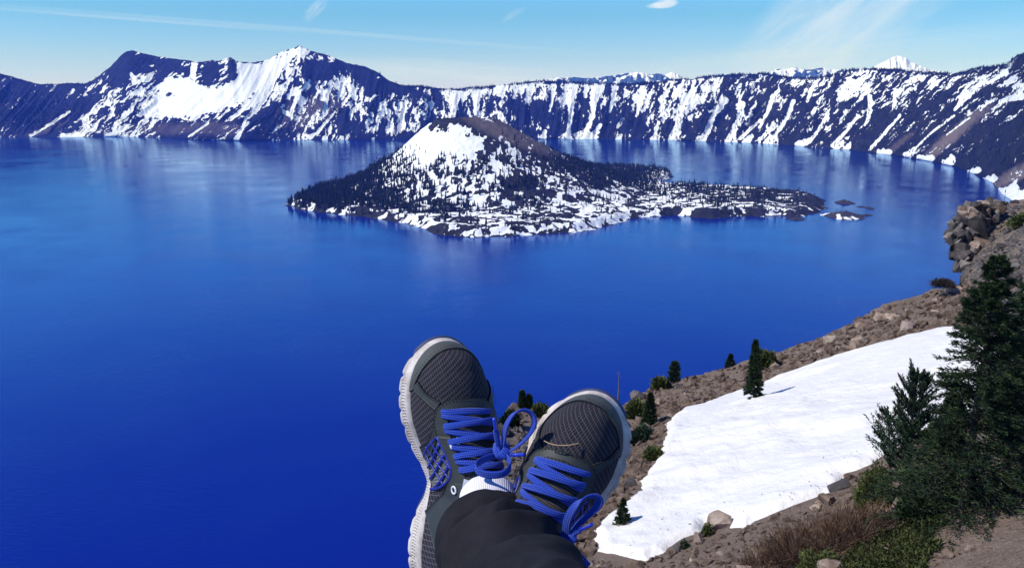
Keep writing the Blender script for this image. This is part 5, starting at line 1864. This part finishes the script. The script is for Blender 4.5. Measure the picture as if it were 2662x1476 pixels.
d1 = depth_of(S1, .56, -.15, .008)
k1 = (1303, 1172)
print('knot1 depth', d1, 'surface px', proj(S1.w(surf(np.array([.56]), np.array([-.15]), .008)[0])))
wA = -CF * .55 + CRt * .55 - CU * .6
bow(S1, 'lace_bow', [(1303, 1176, d1 - .006), (1308, 1150, d1 - .012), (1312, 1112, d1 - .02), (1326, 1080, d1 - .026), (1352, 1060, d1 - .03), (1378, 1062, d1 - .032), (1394, 1082, d1 - .03), (1390, 1112, d1 - .026), (1366, 1142, d1 - .02), (1338, 1166, d1 - .014), (1308, 1180, d1 - .006)],
    wdir=-CF * .75 + CRt * .5 + CU * .35)
bow(S1, 'lace_bow', [(1306, 1178, d1 - .006), (1270, 1188, d1 - .014), (1240, 1200, d1 - .022), (1229, 1216, d1 - .026), (1243, 1230, d1 - .030), (1280, 1236, d1 - .034), (1316, 1232, d1 - .034), (1331, 1214, d1 - .030), (1328, 1194, d1 - .022), (1306, 1180, d1 - .008)],
    width=.0085, wdir=-CF * .25 + CU * .95)
bow(S1, 'lace_end', [(1300, 1176, d1 - .008), (1294, 1150, d1 - .014), (1288, 1118, d1 - .018)], width=.0055, n=14, wdir=CRt)
bow(S1, 'lace_tip', [(1289, 1120, d1 - .018), (1284, 1086, d1 - .020)], width=.0034, thick=.0030, n=6, wdir=CRt, mat=M_TIP)
bow(S1, 'lace_end', [(1305, 1178, d1 - .008), (1325, 1181, d1 - .014), (1338, 1182, d1 - .016)], width=.0050, n=14, wdir=CU)
bow(S1, 'lace_tip', [(1336, 1182, d1 - .016), (1364, 1181, d1 - .018)], width=.0036, thick=.0030, n=6, wdir=CU, mat=M_TIP)
# knot: three short wraps
bow(S1, 'lace_knot', [(1292, 1150, d1 - .002), (1289, 1166, d1 - .012), (1298, 1184, d1 - .016), (1312, 1188, d1 - .012), (1318, 1180, d1 - .002)], width=.0085, thick=.0035, wdir=CRt * .8 + CU * .6, n=20)
bow(S1, 'lace_knot', [(1316, 1150, d1 - .002), (1318, 1166, d1 - .012), (1308, 1184, d1 - .018), (1294, 1188, d1 - .010)], width=.0085, thick=.0035, wdir=CRt * .8 - CU * .6, n=20)
d2 = depth_of(S2, .50, .1, .010)
print('knot2 depth', d2, proj(S2.w(surf(np.array([.50]), np.array([.1]), .008)[0])))
bow(S2, 'lace_bow', [(1474, 1398, d2 - .006), (1470, 1372, d2 - .012), (1478, 1338, d2 - .018), (1500, 1306, d2 - .024), (1530, 1286, d2 - .028), (1558, 1284, d2 - .028), (1567, 1300, d2 - .026), (1545, 1326, d2 - .02), (1512, 1352, d2 - .014), (1484, 1390, d2 - .008)],
    width=.0085, wdir=-CF * .55 + CRt * .6 + CU * .55)
bow(S2, 'lace_end', [(1478, 1398, d2 - .008), (1492, 1382, d2 - .012), (1508, 1376, d2 - .014)], width=.0065, n=14, wdir=CU)
bow(S2, 'lace_tip', [(1506, 1377, d2 - .014), (1541, 1361, d2 - .018)], width=.0036, thick=.003, n=6, wdir=CU, mat=M_TIP)
bow(S2, 'lace_end', [(1478, 1404, d2 - .006), (1490, 1424, d2 - .008), (1514, 1452, d2 - .010), (1530, 1470, d2 - .01)], width=.0060, n=14, wdir=CRt)
bow(S2, 'lace_knot', [(1462, 1386, d2), (1464, 1400, d2 - .012), (1478, 1412, d2 - .014), (1492, 1404, d2 - .002)], width=.0085, thick=.0035, wdir=CRt * .8 + CU * .6, n=20)
bow(S2, 'lace_knot', [(1490, 1386, d2), (1488, 1400, d2 - .014), (1474, 1412, d2 - .012), (1462, 1408, d2)], width=.0085, thick=.0035, wdir=CRt * .8 - CU * .6, n=20)
# black pull tab on the tongue of the tilted shoe
p_, n_ = surf(np.linspace(.60, .545, 10), np.linspace(-.12, -.20, 10), .0078)
S2.put_bands('tongue_tab', [S2.band(p_, n_, .012, .003)], M_TAB)
p_, n_ = surf(np.linspace(.655, .625, 8), np.full(8, .30), .0040)
S1.put_bands('tongue_label', [S1.band(p_, n_, .012, .0016)], M_WHITEP)


# ---- socks and trousers
def loft(path, nang, rfun, name, mat, parent, cap=False, xs=1.0):
    """tube through (px, py, dist, radius) stations"""
    C = np.array([at(np.array(float(a)), np.array(float(b_)), np.array(float(c))) for a, b_, c, _ in path])
    L = np.concatenate([[0], np.cumsum(np.linalg.norm(np.diff(C, axis=0), axis=1))])
    n = 150
    t_ = np.linspace(0, L[-1], n)
    c = np.stack([np.interp(t_, L, C[:, i]) for i in range(3)], -1)
    r0 = np.interp(t_, L, [p[3] for p in path])
    for _ in range(60):
        c[1:-1] = .25 * c[:-2] + .5 * c[1:-1] + .25 * c[2:]
    tg = np.gradient(c, axis=0); tg /= np.linalg.norm(tg, axis=1)[:, None]
    u = CRt - tg * (tg @ CRt)[:, None]; u /= np.linalg.norm(u, axis=1)[:, None]
    v = np.cross(tg, u)
    v = np.where((v @ CU)[:, None] < 0, -v, v)
    th = np.linspace(0, 2 * math.pi, nang, endpoint=False)
    TH, TT = np.meshgrid(th, t_)
    rad = r0[:, None] * rfun(TH, TT)
    V = c[:, None, :] + u[:, None, :] * (np.cos(TH) * rad * xs)[..., None] + v[:, None, :] * (np.sin(TH) * rad)[..., None]
    return V, t_, TH, TT


m, t, b = material('black_trouser_cloth')
tc = t.new('ShaderNodeTexCoord').outputs['Object']
n = t.noise(tc, 900, 3, .7)
n2 = t.noise(tc, 14, 4, .6)
c = t.ramp(n2, [(.3, (.010, .0095, .012)), (.7, (.020, .019, .025))])
lint = t.smooth(t.noise(tc, 1500, 2, .5), .70, .76)
c = t.mix(t.math('MULTIPLY', lint, .5), c, (.22, .22, .26))
t.l.new(c, b.inputs['Base Color'])
b.inputs['Roughness'].default_value = .9
b.inputs['Specular IOR Level'].default_value = .15
bump_to(t, b, n, .0004)
M_TROUS = m


def creases(TH, TT, seed, amp=1.0):
    f = np.ones_like(TH)
    up = np.sin(TH)
    # drape arcs that run round the ankle, deepest at the inner side
    for l0, sl, w_, a_, th0 in [(.022, .010, .0060, .07, 2.0), (.046, .022, .0090, .19, 2.6), (.082, .036, .012, .17, 2.3), (.125, .040, .018, .11, 1.6), (.18, .03, .03, .07, 1.2)]:
        lc = l0 + sl * np.cos(TH - th0 - .7) + .006 * np.sin(TH * 3 + seed)
        wgt_ = .35 + .65 * np.clip(np.cos(TH - th0), 0, 1) ** .7
        x_ = (TT - lc) / w_
        f = f - amp * a_ * np.exp(-x_ ** 2) * wgt_ + amp * a_ * .65 * np.exp(-((x_ - 1.9) / 1.1) ** 2) * wgt_
    wv_ = fbm(np.cos(TH) * 1.6 + 5, TT * 16 + np.sin(TH) * 1.6, 3, seed)
    rd_ = ridged(np.cos(TH) * 1.3 + TT * 9 + 3, TT * 15 - np.sin(TH) * 1.3, 2, seed + 4)
    f = f + .07 * amp * (wv_ - .5) + .13 * amp * (rd_ - .6) * sstep(TT, .002, .03)
    return f


def trouser(path, seed, name, xs=1.0, amp=1.0):
    V, t_, TH, TT = loft(path, 140, lambda a_, l: creases(a_, l, seed, amp), name, M_TROUS, person, xs=xs)
    cen = V.mean(1, keepdims=True)
    # hem: turned edge with an inner face
    inner = []
    for k, (f, dl) in enumerate([(.985, -.0012), (.955, -.001), (.93, .004), (.92, .03)]):
        idx = min(len(V) - 1, max(0, int(dl / (t_[1] - t_[0]))))
        row = cen[idx] + (V[idx] - cen[idx]) * f
        if dl < 0:
            row = row + (V[0] - V[1]) * .8
        inner.append(row)
    allV = np.concatenate([np.stack(inner[::-1]), V])
    me = raw_mesh(name, allV.reshape(-1, 3) - PO, grid_faces(len(allV), 140, wrap=True), [M_TROUS], True)
    return obj(name, me, person)


trouser([(1264, 1402, .830, .0560), (1300, 1450, .79, .057), (1345, 1530, .70, .0585), (1400, 1680, .58, .062), (1440, 1950, .46, .068), (1460, 2600, .32, .078)], 3, 'trouser_leg')
trouser([(1420, 1500, .90, .050), (1370, 1640, .80, .054), (1300, 1900, .66, .062), (1230, 2500, .45, .072), (1200, 3600, .3, .08)], 8, 'trouser_leg')
for S, pth in ((S1, [(1266, 1254, .882, .010), (1266, 1264, .868, .023), (1268, 1288, .856, .030), (1272, 1345, .832, .034), (1300, 1450, .78, .036)]),
               (S2, [(1440, 1400, .92, .015), (1432, 1440, .92, .030), (1420, 1500, .91, .036), (1405, 1560, .87, .038)])):
    V, t_, TH, TT = loft(pth, 64, lambda a_, l: 1 + .012 * np.sin(l * 900) * 0 + .02 * (fbm(np.cos(a_) * 3, l * 60, 3, 5) - .5), 'sock', M_SOCK, person)
    top = V[0].mean(0)
    me = raw_mesh('sock', np.concatenate([V.reshape(-1, 3), top[None]]) - PO, [grid_faces(len(V), 64, wrap=True), np.array([[i, (i + 1) % 64, len(V) * 64] for i in range(64)])], [M_SOCK], True)
    obj('sock', me, person)

# dry grass stem caught on the tilted shoe
dS = depth_of(S2, .80, -.1, .004)
pp_ = np.array([at(np.array(float(a_)), np.array(float(b_)), np.array(dS - z_)) for a_, b_, z_ in [(1414, 1145, .004), (1428, 1152, .006), (1448, 1157, .008), (1478, 1157, .008), (1503, 1152, .004)]])
segs = []
for i in range(4):
    for j in range(4):
        segs.append((pp_[i] + (pp_[i + 1] - pp_[i]) * j / 4, pp_[i] + (pp_[i + 1] - pp_[i]) * (j + 1) / 4))
V, F = tubes(segs, .0006, .0006, 5)
M_STRAW = worn('straw', (.50, .34, .18), .6)
tag(obj('grass_stem', raw_mesh('grass_stem', V - pp_[0], F, [M_STRAW]), None, tuple(pp_[0])), 'thin dry grass stem lying across the toe of the tilted shoe', 'grass stem')

# the ledge the sitter rests on, just below the view
v, f = hull_rock(901, 1, 1, 1, 40)
v = v / np.abs(v).max(0) * np.array([1.5, .95, .8])
me = raw_mesh('rock_ledge', v, f, [M_ROCK], False)
tag(obj('rock_ledge', me, None, (.1, -.28, -1.62)), 'brown rock ledge under the sitting person', 'ledge', kind='structure')
